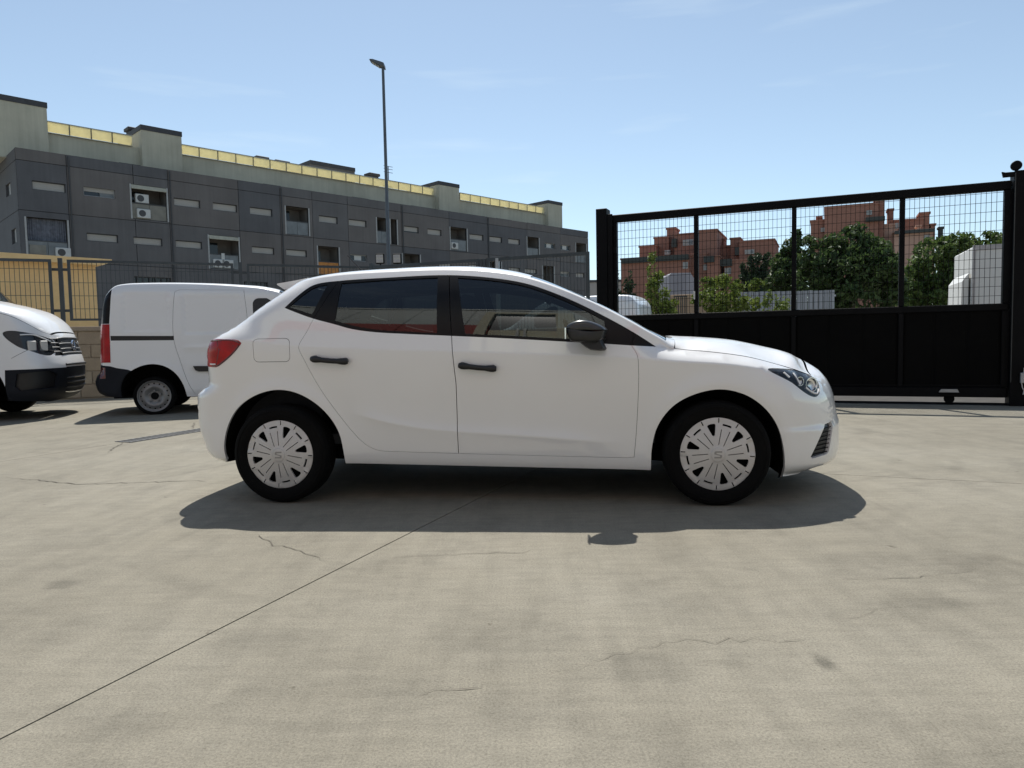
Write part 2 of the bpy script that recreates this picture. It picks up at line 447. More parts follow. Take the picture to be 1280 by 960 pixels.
    def emit(s, key, name, material, parent, merge=()):
        vs, ns, fs = [], [], []; n = 0
        for k in (key,)+tuple(merge):
            if k not in s.parts: continue
            p = s.parts[k]; V = np.concatenate(p[0]); vs.append(V); ns.append(np.concatenate(p[1])); fs.append(np.concatenate(p[2])+n); n += len(V)
        V = np.concatenate(vs); N = np.concatenate(ns); Fs = np.concatenate(fs)
        me = bpy.data.meshes.new(name); me.from_pydata(V.tolist(), [], Fs.tolist()); me.update()
        me.polygons.foreach_set('use_smooth', [True]*len(me.polygons))
        me.normals_split_custom_set_from_vertices(N.tolist()); me.materials.append(material)
        return link(name, me, parent)
    def liner(s, depth, skip_side, parent, name='inner_panel', material=None, wrap_skip=()):
        V, T, P3, N, lab = s.side_data
        t = T[~np.isin(lab, list(skip_side))]; Q = P3-N*depth
        mb = MB()
        used = np.unique(t); mp = -np.ones(len(V), int); mp[used] = np.arange(len(used))
        for sg in (1, -1):
            mb.add(Q[used]*np.array([1, sg, 1]), [tuple(x) for x in (mp[t] if sg == 1 else mp[t][:, ::-1])])
        me = bpy.data.meshes.new(name); me.from_pydata(mb.v, [], mb.f); me.materials.append(material); me.update()
        return link(name, me, parent)
# ============================================================ setting
YU = np.array([math.cos(math.radians(-22.5)), math.sin(math.radians(-22.5))]); YV = np.array([-YU[1], YU[0]])   # the yard's own axes
YO = np.array([-.75, 2.97])                                   # a point on the long joint
def yard(u, v, z=0.): q = YO+YU*u+YV*v; return (float(q[0]), float(q[1]), z)
def yv(p): d = np.array(p[:2])-YO; return float(d@YU), float(d@YV)

def ramp_wide(t, val, a, b, dark):
    mr = t.nodes.new('ShaderNodeMapRange'); mr.interpolation_type = 'SMOOTHSTEP'; mr.inputs['From Min'].default_value = a; mr.inputs['From Max'].default_value = b; mr.inputs['To Min'].default_value = dark; mr.inputs['To Max'].default_value = 1
    t.links.new(val, mr.inputs['Value']); return mr.outputs[0]
def concrete_mat():
    m, t, b, lk = nodes('yard_concrete')
    v = coords(t)
    n1 = noise_tex(t, v, .55, 7, .66); n2 = noise_tex(t, v, 2.4, 10, .76); n3 = noise_tex(t, v, 135, 6, .75)
    vb = coords(t, (2.2, 13, 1), rot=(0, 0, math.radians(12))); n4 = noise_tex(t, vb, 2.0, 7, .72)      # broom strokes
    vb2 = coords(t, (9, 1.0, 1), rot=(0, 0, math.radians(22.5))); n5 = noise_tex(t, vb2, .9, 7, .7)    # tyre and water streaks
    c = ramp(t, n1, [(.30, (.196, .180, .142)), (.5, (.230, .213, .171)), (.70, (.264, .247, .202))])
    c = mix(t, c, ramp(t, n2, [(.34, (.80, .80, .80)), (.5, (1, 1, 1)), (.68, (1.06, 1.06, 1.05))]), .85, 'MULTIPLY')
    c = mix(t, c, ramp(t, n4, [(.36, (.86, .86, .86)), (.6, (1.04, 1.04, 1.04))]), .8, 'MULTIPLY')
    c = mix(t, c, ramp(t, n5, [(.36, (.82, .82, .82)), (.56, (1, 1, 1))]), .6, 'MULTIPLY')
    n6 = noise_tex(t, v, 1.25, 4, .55)                                                                  # damp or oily patches
    c = mix(t, c, ramp(t, n6, [(.25, (.64, .63, .62)), (.36, (1, 1, 1))]), .8, 'MULTIPLY')
    n8 = noise_tex(t, v, 7.5, 3, .5)                                                                    # small spots
    c = mix(t, c, ramp(t, n8, [(.225, (.45, .43, .41)), (.265, (1, 1, 1))]), .8, 'MULTIPLY')
    vo = t.nodes.new('ShaderNodeTexVoronoi'); vo.inputs['Scale'].default_value = 34; lk(v, vo.inputs['Vector'])
    c = mix(t, c, ramp(t, vo.outputs['Distance'], [(.05, (.45, .42, .40)), (.10, (1, 1, 1))]), ramp(t, noise_tex(t, v, 1.9, 2), [(.45, (0, 0, 0)), (.62, (.9, .9, .9))]), 'MULTIPLY')
    # a few dark spots and worn patches
    for (px_, py_, rx, ry, st) in ((1030, 828, .045, .075, .55), (800, 832, .20, .16, .84), (845, 760, .16, .25, .90), (1150, 752, .22, .12, .82), (1085, 700, .3, .2, .86), (80, 730, .10, .10, .72), (330, 800, .22, .16, .88), (610, 800, .3, .18, .90), (160, 905, .2, .12, .88)):
        q = G(px_, py_); vm = t.nodes.new('ShaderNodeMapping'); vm.vector_type = 'TEXTURE'; vm.inputs['Location'].default_value = (float(q[0]), float(q[1]), 0); vm.inputs['Scale'].default_value = (rx, ry, 1)
        lk(v, vm.inputs[0]); vl = t.nodes.new('ShaderNodeVectorMath'); vl.operation = 'LENGTH'; lk(vm.outputs[0], vl.inputs[0])
        ad = t.nodes.new('ShaderNodeMath'); ad.operation = 'MULTIPLY_ADD'; ad.inputs[1].default_value = 1.6; lk(noise_tex(t, v, 9, 6, .7), ad.inputs[0]); lk(vl.outputs['Value'], ad.inputs[2])
        c = mix(t, c, ramp_wide(t, ad.outputs[0], 1.0, 1.75, st), 1., 'MULTIPLY')
    # sweeping tyre arcs
    for (cx, cy, sc, sd_) in ((3.6, 2.2, 1.15, 2.1), (1.2, 6.3, .8, 4.7)):
        wv = t.nodes.new('ShaderNodeTexWave'); wv.wave_type = 'RINGS'; wv.rings_direction = 'Z'; wv.inputs['Scale'].default_value = sc; wv.inputs['Distortion'].default_value = 2.2; wv.inputs['Detail'].default_value = 4; wv.inputs['Detail Scale'].default_value = 1.4
        mpn = t.nodes.new('ShaderNodeMapping'); mpn.inputs['Location'].default_value = (-cx, -cy, 0); tcn = t.nodes.new('ShaderNodeTexCoord'); lk(tcn.outputs['Object'], mpn.inputs[0]); lk(mpn.outputs[0], wv.inputs['Vector'])
        mk = ramp(t, noise_tex(t, v, .45+.1*sd_, 2), [(.52, (0, 0, 0)), (.66, (.8, .8, .8))])
        c = mix(t, c, ramp(t, wv.outputs[0], [(.0, (.84, .84, .84)), (.22, (1, 1, 1))]), mk, 'MULTIPLY')
    c = mix(t, c, ramp(t, n3, [(.36, (.66, .655, .64)), (.5, (1, 1, 1)), (.64, (1.22, 1.22, 1.2))]), .9, 'MULTIPLY')
    n7 = noise_tex(t, v, 260, 3, .7)
    c = mix(t, c, ramp(t, n7, [(.36, (.80, .80, .79)), (.55, (1, 1, 1)), (.70, (1.2, 1.2, 1.18))]), .8, 'MULTIPLY')
    lk(c, b.inputs['Base Color']); b.inputs['Roughness'].default_value = .86; b.inputs['Specular IOR Level'].default_value = .3
    h = t.nodes.new('ShaderNodeMath'); h.operation = 'ADD'; lk(n3, h.inputs[0]); lk(n4, h.inputs[1])
    lk(bump(t, h.outputs[0], .22, .008), b.inputs['Normal'])
    return m
M['concrete'] = concrete_mat()
M['street'] = mat('street_concrete', (.24, .225, .19), .9, var=.15, scale=.6, fine=.2, bscale=60)
M['crack'] = mat('crack_dark', (.12, .108, .085), .95, var=.3, scale=20)
M['joint'] = mat('joint_dark', (.05, .045, .038), .95, var=.3)
def build_ground():
    mb = MB(); mb.box(-900, 900, -700, 1100, -.6, -.10)
    g = mb.build('ground', M['street']); g['kind'] = 'structure'
    # concrete slabs of the yard: sheets with a real open joint between them
    gap = .0035
    gate_v = yv((4.53, 9.77))[1]+.25
    b_v = yv((1.91, 4.9))[1]
    regs = [(-4.53+gap, -gap, -14, gate_v+6), (-18, -4.53-gap, -14, gate_v+6), (gap, 22, -14, b_v-gap), (gap, 22, b_v+gap, gate_v)]
    for i, (u0, u1, v0, v1) in enumerate(regs):
        mb = MB()
        n = 4
        mb.prism([yard(u0, v0)[:2], yard(u1, v0)[:2], yard(u1, v1)[:2], yard(u0, v1)[:2]], -.098, 0, axis='z')
        s = mb.build('concrete_slab', M['concrete'], g)
    mb = MB(); mb.prism([yard(-18, -14)[:2], yard(22, -14)[:2], yard(22, gate_v)[:2], yard(-18, gate_v+6)[:2]], -.097, -.03, axis='z')
    mb.build('joint_bed', M['joint'], g)
    # cracks: thin ragged strips
    def crack(px, w=.006, seed=0, jit=.009):
        r = random.Random(seed); pts = [G(*p)[:2] for p in px]
        q = dens(catmull(pts, .3), .05); q = q[:1].tolist()+[[a+r.gauss(0, jit), b+r.gauss(0, jit*1.2)] for a, b in q[1:-1]]+q[-1:].tolist()
        q = np.array(q); d = np.gradient(q, axis=0); n = np.stack([-d[:, 1], d[:, 0]], 1); n /= np.linalg.norm(n, axis=1)[:, None]+1e-9
        mb = MB(); N = len(q); ww = [w*(.35+.9*r.random())*min(1, 3*(k+.4)/N, 3*(N-k)/N) for k in range(N)]
        vs = [(*(q[k]+n[k]*ww[k]/2), .0035) for k in range(N)]+[(*(q[k]-n[k]*ww[k]/2), .0035) for k in range(N)]
        keep = [not (w < .006 and noise.noise(Vector((q[k][0]*2.3, q[k][1]*2.3, seed))) > .12) for k in range(N)]
        mb.add(vs, [(k, k+1, N+k+1, N+k) for k in range(N-1) if keep[k]])
        mb.build('crack', M['crack'], g)
    crack([(0, 596), (50, 601), (100, 605.5), (150, 604), (200, 602.5), (245, 601), (280, 605)], .013, 1)
    crack([(312, 662), (345, 680), (378, 690), (400, 698), (428, 704)], .005, 2)
    crack([(452, 697), (520, 696), (560, 693), (620, 691), (690, 688)], .004, 3)
    crack([(866, 706), (900, 709), (950, 712), (1010, 717), (1070, 724), (1130, 722), (1180, 718), (1220, 714), (1262, 709)], .003, 4)
    crack([(1112, 746), (1105, 756), (1075, 770), (1040, 782), (1025, 795), (985, 803), (930, 802), (860, 800), (800, 812), (740, 828), (660, 852)], .0026, 5)
    crack([(135, 566), (146, 558), (157, 552)], .012, 6)
    crack([(243, 528), (241, 536)], .02, 7)
    crack([(520, 872), (600, 860), (640, 856)], .004, 8)
    # drain grating along the second joint
    M['grate'] = mat('galvanised_grating', (.10, .105, .11), .55, metal=.5, var=.25, scale=20)
    u0 = -4.53; v0, v1 = yv(G(143, 552.5))[1], yv(G(143, 552.5))[1]+3.0
    d = empty('drain_grating', yard(u0, v0), math.radians(67.5), 'narrow grey slotted drain grating set in the concrete beside the car tail', 'drain')
    mb = MB(); mb.box(0, v1-v0, -.115, -.095, .002, .006); mb.box(0, v1-v0, .095, .115, .002, .006); mb.box(0, v1-v0, -.095, .095, .0005, .0015); mb.m = [0]*12+[1]*6; mb.build('grating_frame', [M['grate'], M['joint']], d)
    mb = MB(); n = int((v1-v0)/.075)
    mb.box(0, .03, -.095, .095, .0025, .006); bar = mb.mesh('bar', M['grate'])
    for k in range(n): link('bar', bar, d, (k*.075+.02, 0, 0))
build_ground()

# ------------------------------------------------------------ sliding gate and its fence
M['gate_black'] = mat('black_gate_paint', (.003, .0033, .004), .5, var=.3, scale=3, bmp=.03, bscale=80, spec=.10)
M['gate_panel'] = mat('black_gate_sheet', (.0025, .0025, .0025), .75, var=.25, scale=2, spec=.08)
M['fence_green'] = mat('dark_grey_fence_paint', (.030, .040, .046), .5, var=.2, scale=4)
M['fence_wire'] = mat('dark_fence_wire', (.05, .052, .05), .5, var=.2, metal=.2)
M['galv'] = mat('galvanised_steel', (.36, .37, .38), .45, metal=.7, var=.12, scale=9)
M['white_plastic'] = mat('white_plastic', (.55, .55, .53), .5, var=.05)
GF = Fac(G(1050, 503.5)[:2], G(1250, 506.5)[:2])
GF = Fac((1.56-.0, 11.03), (6.35, 9.03))
def build_gate():
    f = GF
    s0 = f.hit(758, 300)[0]; sR = f.hit(1262, 300)[0]
    Lg = sR-s0; ang = f.rot
    base = f.pt(s0, 0)
    r = empty('sliding_gate', base, ang, 'tall black sliding gate with wire mesh above solid black sheet panels', 'gate')
    zt = 2.83; zm = 1.30; zb = .10
    def sx(px, y=320): return f.hit(px, y)[0]-s0
    xs = [sx(768), sx(870.5), sx(992.5), sx(1127), sx(1259)]
    mb = MB(); mb.cbox(0, Lg, -.05, .05, zt-.11, zt, .008); mb.build('top_rail', M['gate_black'], r)
    mb = MB(); mb.cbox(0, Lg, -.05, .05, zm-.09, zm, .008); mb.build('mid_rail', M['gate_black'], r)
    mb = MB(); mb.cbox(0, Lg, -.06, .06, zb, zb+.13, .008); mb.box(0, Lg, -.064, -.058, zb+.145, zb+.16); mb.build('bottom_rail', M['gate_black'], r)
    for i, x in enumerate(xs):
        w = .10 if i in (0, 4) else .062
        mb = MB(); mb.cbox(x-w/2, x+w/2, -.047, .047, zm+.001, zt-.111, .006); mb.cbox(x-w/2, x+w/2, -.048, .046, zb+.131, zm-.091, .006)
        mb.build('stile', M['gate_black'], r)
    for i in range(4):
        a, b = xs[i]+(.05 if i == 0 else .031), xs[i+1]-(.05 if i == 3 else .031)
        n = max(3, round((b-a)/.40)); w = (b-a)/n
        for k in range(n):
            mb = MB(); x0, x1 = a+k*w-.001, a+(k+1)*w+.001
            mb.prism([(x0, .002*(k % 2)), (x0, -.016-.001*(k % 2)), (x0+.03, -.028), (x1-.03, -.028), (x1, -.016-.001*(k % 2)), (x1, .002*(k % 2))], zb+.13, zm-.09, axis='z')
            mb.build('sheet_panel', M['gate_panel'], r)
        mb = MB(); k = 0; x = a+.055
        while x < b-.02: mb.box(x-.0025, x+.0025, -.003, .002, zm, zt-.11); x += .057
        z = zm+.10
        while z < zt-.13: mb.box(a, b, -.008, -.003, z-.0025, z+.0025); z += .118
        o = mb.build('wire_mesh', M['gate_black'], r); o['kind'] = 'stuff'
    for x in (xs[1]+.3, sx(1186, 495)):
        mb = MB(); mb.lathe([(.0005, -.02), (.06, -.02), (.06, -.008), (.05, 0), (.06, .008), (.06, .02), (.0005, .02)], 20, (x, -.02, .075)); mb.build('roller', M['dark'], r, True)
    mb = MB(); mb.prism([(sx(1172, 492), .165), (sx(1175, 487), .205), (sx(1195, 487), .205), (sx(1197, 492), .165)], -.10, -.062); mb.build('roller_cover', M['galv'], r)
    x = sx(868.5, 365); mb = MB(); mb.cbox(x-.012, x+.012, -.060, -.0475, 1.50, 1.62, .003); mb.build('handle', M['white_plastic'], r)
    mb = MB(); mb.box(sx(766), sx(772), -.07, -.05, 2.25, 2.34); mb.build('latch', M['gate_black'], r)
    # track on the ground
    mb = MB(); mb.prism([(-.012, .002), (-.012, .028), (.012, .028), (.012, .002)], -.4, Lg+.5, axis='x')
    mb.box(-.4, Lg+.5, -.09, .09, .002, .005)
    t = mb.build('gate_track', M['gate_black'], None, loc=base, rot=(0, 0, ang)); tag(t, 'low black steel track lying on the ground under the sliding gate', 'gate track')
    # receiving post at the far left end
    p = f.pt(f.hit(755.5, 300)[0], 0)
    r2 = empty('gate_post', p, ang, 'square black post at the left end of the sliding gate', 'post')
    mb = MB(); mb.cbox(-.10, .07, -.12, .10, 0, 2.93, .006); mb.build('post', M['gate_black'], r2)
    mb = MB(); mb.cbox(.071, .15, -.10, -.065, .2, 2.84, .004); mb.build('guide_channel', M['gate_black'], r2)
    # guide post at the right edge of the picture
    p = f.pt(f.hit(1273, 300)[0], 0, .03)
    r3 = empty('gate_post', p, ang, 'broad black guide post with a round roller on top at the right edge', 'post')
    mb = MB(); mb.cbox(-.085, .20, -.10, .12, 0, 2.93, .008); mb.build('post', M['gate_black'], r3)
    mb = MB(); mb.lathe([(.0005, -.03), (.055, -.03), (.06, -.02), (.06, .02), (.055, .03), (.0005, .03)], 24, (-.055, -.03, 3.0)); mb.build('guide_roller', M['gate_black'], r3, True)
    mb = MB(); mb.cbox(-.20, -.05, -.085, -.055, 2.86, 2.92, .004); mb.prism([(-.20, 2.86), (-.215, 2.93), (-.18, 2.92)], -.085, -.055); mb.build('guide_bracket', M['gate_black'], r3)
    mb = MB(); mb.tube([(-.075, -.105, .3), (-.075, -.105, 2.9)], .006, 6); mb.build('cable', M['fence_wire'], r3)
    b = f.pt(f.hit(1276, 480)[0]+.0, 0, .16)
    r4 = empty('photocell_box', (b[0], b[1], .36), ang, 'small grey control box with a cable fixed to the foot of the right gate post', 'control box')
    mb = MB(); mb.cbox(-.045, .06, -.02, .022, -.065, .065, .006); mb.build('housing', M['galv'], r4)
    mb = MB(); mb.tube([(-.0, 0, .06), (-.0, 0, .125)], .012, 8); mb.tube([(-.03, 0, -.06), (-.02, 0, -.12), (.0, .01, -.16), (-.01, .0, -.21)], .006, 6); mb.build('cable', M['white_plastic'], r4, True)
build_gate()

def wire_panel(r, x0, x1, z0, z1, dx, dz, m, frame=.045, fm=None, diam=.0028):
    """one fence panel: tube frame and welded wire, as parts of r"""
    mb = MB()
    mb.box(x0, x1, -.02, .02, z1-frame, z1); mb.box(x0, x1, -.019, .019, z0, z0+frame*.8)
    mb.box(x0, x0+frame, -.018, .018, z0+frame*.8, z1-frame); mb.box(x1-frame, x1, -.018, .018, z0+frame*.8, z1-frame)
    mb.build('panel_frame', fm or m, r)
    mb = MB(); x = x0+frame+dx*.6
    while x < x1-frame: mb.box(x-diam, x+diam, -.003, .003, z0+.02, z1-.02); x += dx
    z = z0+frame+dz*.7
    while z < z1-frame: mb.box(x0+.02, x1-.02, -.0085, -.0035, z-diam, z+diam); z += dz
    o = mb.build('wire_mesh', m, r); o['kind'] = 'stuff'

def build_fences():
    # fence B: in line with the gate, to its left
    a = (-2.25, 11.64); b = (1.20, 10.25)
    f = Fac(a, b); r = empty('mesh_fence', (*a, 0), f.rot, 'dark wire mesh fence running up to the left post of the black gate', 'fence')
    xj = f.hit(604.5, 330)[0]
    wire_panel(r, .05, xj-.07, .5, 2.2, .052, .5, M['fence_green'], .05)
    wire_panel(r, xj+.05, f.len-.06, .5, 2.2, .052, .5, M['fence_green'], .05)
    for x in (0, xj-.035, xj+.02, f.hit(622, 330)[0]):
        mb = MB(); mb.box(x-.025, x+.025, -.028, .028, 0, 2.19 if x != 0 else 2.24); mb.build('post', M['galv' if x > xj+.1 else 'fence_green'], r)
    # low rendered wall under it
    M['beige_render'] = mat('beige_render', (.30, .235, .165), .9, var=.12, scale=2, fine=.15, bscale=30)
    mb = MB(); mb.cbox(0, f.len-.15, .045, .20, 0, 1.05, .01); mb.cbox(-.03, f.len-.13, .03, .215, 1.053, 1.11, .008)
    tag(mb.build('low_wall', M['beige_render'], None, loc=(*a, 0), rot=(0, 0, f.rot)), 'low beige wall behind the car under the mesh fence by the gate', 'wall')
    # fence A on the block wall behind the vans
    a = (-12.9, 11.28); b = (-2.72, 15.62); f = Fac(a, b)
    M['block'] = [mat('concrete_block_%d' % k, c, .92, var=.10, scale=5, bmp=.15, bscale=60, fine=.15) for k, c in enumerate(((.32, .255, .18), (.295, .235, .168), (.335, .275, .20)))]
    M['mortar'] = mat('mortar', (.27, .22, .165), .95, var=.1)
    w = empty('block_wall', (*a, 0), f.rot, 'low wall of beige concrete blocks behind the two white vans', 'wall')
    mb = MB(); mb.box(0, f.len, .02, .16, 0, 1.27); mb.build('mortar_core', M['mortar'], w)
    bx = MB(); bx.cbox(.005, .395, -.0, .019, .006, .244, .006); meshes = [bx.mesh('block', m) for m in M['block']]
    rr = random.Random(3)
    i0, i1 = f.hit(-20, 450)[0], f.hit(350, 450)[0]
    for row in range(5):
        x = math.floor(i0/.4)*.4-(.2 if row % 2 else 0)
        while x < i1:
            o = link('block', rr.choice(meshes), w, (x, rr.uniform(-.002, .002), row*.25+.02)); x += .4
    mb = MB(); x = 0
    cp = MB(); cp.cbox(.004, .996, -.03, .19, 1.275, 1.36, .008); cm = cp.mesh('coping', M['mortar'])
    for k in range(int(f.len)): link('coping', cm, w, (k, 0, 0))
    r = empty('mesh_fence', (*a, 0), f.rot, 'blue grey welded mesh fence on top of the block wall behind the vans', 'fence')
    xp = f.hit(75.5, 350)[0]; sp = f.hit(301, 350)[0]-xp
    xs = [xp-sp, xp, xp+sp, xp+2*sp]
    for i, x in enumerate(xs):
        if x < -.3 or x > f.len+.2: continue
        mb = MB(); mb.box(x-.035, x+.035, .03, .10, 1.30, 2.62); mb.box(x-.035, x+.035, .028, .102, 2.62, 2.63); mb.build('post', M['fence_green'], r)
        for z in (1.66, 2.42):
            mb = MB(); mb.box(x-.15, x+.15, .045, .06, z-.025, z+.025); mb.build('bracket', M['fence_green'], r)
        if x+sp < f.len+.2: wire_panel(r, x+.12, x+sp-.13, 1.47, 2.60, .076, .243, M['fence_green'], .05, diam=.0045)
    wire_panel(r, max(.05, xs[0]-sp+.12), xs[0]-.13, 1.47, 2.60, .076, .243, M['fence_green'], .05, diam=.0045)
    if xs[-1] < f.len-.3: wire_panel(r, xs[-1]+.12, f.len, 1.47, 2.60, .076, .243, M['fence_green'], .05, diam=.0045)
    # yellow hut behind it
    M['yellow'] = mat('ochre_painted_wall', (.74, .54, .27), .85, var=.05, scale=1.5, fine=.06, bscale=12)
    q0 = P(-60, 330, 14.2); q1 = P(119, 330, 16.1)
    h = Fac(q0[:2], q1[:2]); z1 = h.hit(60, 328)[1]; zt = h.hit(60, 321.0)[1]
    r = empty('yellow_hut', (h.p[0], h.p[1], 0), h.rot, 'ochre yellow flat roofed hut behind the fence at the left edge', 'hut')
    mb = MB(); mb.box(0, h.len, 0, 3, 0, z1); mb.build('wall', M['yellow'], r)
    mb = MB(); s = h.len; mb.prism([(-.3, zt+.0), (s+.25, zt+.0), (s+.25, zt-.06), (s+.06, z1-.02), (-.3, z1-.02)], -.3, 3.2); mb.build('roof_slab', M['yellow'], r)
    # floodlights on the corner post of the fence
    M['flood_glass'] = mat('pale_floodlight_glass', (.42, .43, .40), .25, var=.1, scale=60)
    for px, lb in ((474.5, 'left one of the two square floodlights above the car roof'), (496, 'right one of the two square floodlights above the car roof')):
        q = P(px, 323.3, 12.0); r = empty('floodlight', tuple(q), math.radians(-6), lb, 'floodlight', 'floodlights above the car roof')
        mb = MB(); mb.cbox(-.075, .075, 0, .06, -.085, .085, .012); mb.build('housing', M['gate_black'], r)
        mb = MB(); mb.box(-.06, .06, -.003, .001, -.066, .066); mb.build('lens', M['flood_glass'], r)
        for dz in (-.035, .035):
            for dx in (-.026, .026):
                mb = MB(); mb.cbox(dx-.02, dx+.02, -.007, -.004, dz-.02, dz+.02, .002); mb.build('diode_plate', M['galv'], r)
        mb = MB(); mb.tube([(0, .04, -.085), (.0, .04, -.14), ((485.5-px)*.0135*.75, .03, -.15)], .014, 6); mb.build('arm', M['gate_black'], r)
    q = P(485.5, 340, 12.05); mb = MB(); mb.tube([(0, 0, 0), (0, 0, float(P(485.5, 333, 12.05)[2]))], .035, 10)
    tag(mb.build('floodlight_post', M['gate_black'], None, True, loc=(float(q[0]), float(q[1]), 0)), 'thin black post between the two floodlights behind the car', 'post')
    # street lamp
    Y = 21.
    b = P(486, 330, Y); t = P(479.3, 84, Y)
    r = empty('street_lamp', (float(b[0]), Y, 0), 0, 'tall grey street lamp rising behind the car roof against the sky', 'street lamp')
    M['lamp_grey'] = mat('lamp_post_grey', (.085, .10, .115), .45, metal=.3, var=.1)
    H = float(t[2]); dx = 0.
    mb = MB(); mb.tube([(dx, 0, 0), (dx, 0, .9), (dx, 0, .95), (dx, 0, H-.1), (dx, 0, H)], [.07, .07, .058, .04, .04], 14); mb.build('pole', M['lamp_grey'], r, True)
    mb = MB()
    pl = [(.06, H-.03), (.05, H+.07), (-.05, H+.11), (-.30, H+.19), (-.37, H+.19), (-.34, H+.155), (-.05, H-.0)]
    vs = []; n = len(pl)
    for yy, k in ((-.17, .9), (-.12, 1), (.12, 1), (.17, .9)): vs += [(a*k, yy, H+.06+(b_-H-.06)*k) for a, b_ in pl]
    mb.v = vs
    for i in range(3):
        for k in range(n): mb.f.append((i*n+k, i*n+(k+1) % n, (i+1)*n+(k+1) % n, (i+1)*n+k))
    mb.f += [tuple(range(n)), tuple(range(3*n, 4*n))]; mb.m = [0]*len(mb.f)
    hd = mb.build('lamp_head', M['lamp_grey'], r, True, 30)
    for k in range(3):
        mb = MB(); mb.prism([(-.30+k*.075, H+.128-k*.046), (-.245+k*.075, H+.094-k*.046), (-.245+k*.075, H+.088-k*.046), (-.30+k*.075, H+.122-k*.046)], -.11, .11); mb.build('lamp_lens', M['flood_glass'], hd)
build_fences()
# ============================================================ buildings
def cells_wall(x0, x1, z0, z1, holes, y0, y1):
    """slab in local x,z with rectangular holes, front face at y0, back at y1"""
    hs = [(max(a, x0), min(b, x1), max(c, z0), min(d, z1)) for a, b, c, d in holes if b > x0+.01 and a < x1-.01 and d > z0+.01 and c < z1-.01]
    xs = sorted({x0, x1, *[h[0] for h in hs], *[h[1] for h in hs]}); zs = sorted({z0, z1, *[h[2] for h in hs], *[h[3] for h in hs]})
    def solid(i, j):
        if i < 0 or j < 0 or i >= len(xs)-1 or j >= len(zs)-1: return False
        cx, cz = (xs[i]+xs[i+1])/2, (zs[j]+zs[j+1])/2
        return not any(h[0] < cx < h[1] and h[2] < cz < h[3] for h in hs)
    mb = MB()
    for i in range(len(xs)-1):
        for j in range(len(zs)-1):
            if not solid(i, j): continue
            a, b, c, d = xs[i], xs[i+1], zs[j], zs[j+1]
            mb.add([(a, y0, c), (b, y0, c), (b, y0, d), (a, y0, d)], [(0, 1, 2, 3)])
            if not solid(i-1, j): mb.add([(a, y0, c), (a, y0, d), (a, y1, d), (a, y1, c)], [(0, 1, 2, 3)])
            if not solid(i+1, j): mb.add([(b, y0, c), (b, y1, c), (b, y1, d), (b, y0, d)], [(0, 1, 2, 3)])
            if not solid(i, j-1): mb.add([(a, y0, c), (a, y1, c), (b, y1, c), (b, y0, c)], [(0, 1, 2, 3)])
            if not solid(i, j+1): mb.add([(a, y0, d), (b, y0, d), (b, y1, d), (a, y1, d)], [(0, 1, 2, 3)])
    return mb
def flat_mesh(mb, name, m):
    me = bpy.data.meshes.new(name); me.from_pydata(mb.v, [], mb.f); me.materials.append(m); me.update(); return me
def panel_mat(name, c):
    m, t, b, lk = nodes(name); v = coords(t, kind='Generated')
    vo = coords(t); n = noise_tex(t, vo, .5, 5); st = noise_tex(t, coords(t, (3., 3., .12)), 1.5, 5, .65)
    col = ramp(t, n, [(.3, mul(c, .86)), (.7, mul(c, 1.12))])
    col = mix(t, col, ramp(t, st, [(.3, (.8, .8, .8)), (.62, (1, 1, 1))]), .7, 'MULTIPLY')
    lk(col, b.inputs['Base Color']); b.inputs['Roughness'].default_value = .85
    return m
M['panel_grey'] = [panel_mat('dark_facade_panel_%d' % k, c) for k, c in enumerate(((.125, .120, .120), (.104, .103, .108), (.140, .128, .122)))]
M['shutter'] = mat('grey_beige_shutter', (.36, .34, .31), .6, var=.06, scale=1)
M['frame_dark'] = mat('dark_window_frame', (.05, .05, .052), .5, var=.1)
M['frame_light'] = mat('pale_window_frame', (.35, .35, .34), .5, var=.1)
M['pane_dark'] = mat('dark_window_pane', (.02, .024, .028), .08, var=.3, scale=.8)
M['balcony_wall'] = mat('balcony_wall', (.17, .155, .14), .9, var=.15, scale=1.2)
M['setback'] = panel_mat('olive_beige_upper_wall', (.47, .445, .35))
M['cap_dark'] = mat('dark_roof_cap', (.05, .05, .055), .7, var=.15)
M['ac_white'] = mat('air_conditioner_white', (.50, .50, .48), .5, var=.05)
M['curtain'] = mat('blue_grey_curtain', (.14, .15, .18), .9, var=.3, scale=5)
M['awning'] = mat('pale_awning_cloth', (.40, .38, .30), .9, var=.15, scale=3)
M['orange_screen'] = mat('orange_balcony_screen', (.45, .19, .05), .8, var=.25, scale=4)
M['rail_glass'] = mat('grey_balcony_panel', (.15, .16, .165), .3, var=.2, scale=2)
M['rail_beige'] = mat('beige_balcony_panel', (.20, .19, .16), .7, var=.15, scale=3)
def trans_mat(name, c):
    m, t, b, lk = nodes(name); o = [n for n in t.nodes if n.type == 'OUTPUT_MATERIAL'][0]
    tl = t.nodes.new('ShaderNodeBsdfTranslucent'); df = t.nodes.new('ShaderNodeBsdfDiffuse'); ms = t.nodes.new('ShaderNodeMixShader'); ms.inputs[0].default_value = .62
    col = ramp(t, noise_tex(t, coords(t), 1.2, 4), [(.3, mul(c, .88)), (.7, mul(c, 1.08))])
    lk(col, tl.inputs[0]); lk(col, df.inputs[0]); lk(df.outputs[0], ms.inputs[1]); lk(tl.outputs[0], ms.inputs[2]); lk(ms.outputs[0], o.inputs[0]); return m
M['yellow_panel'] = trans_mat('yellow_translucent_panel', (.86, .80, .56))

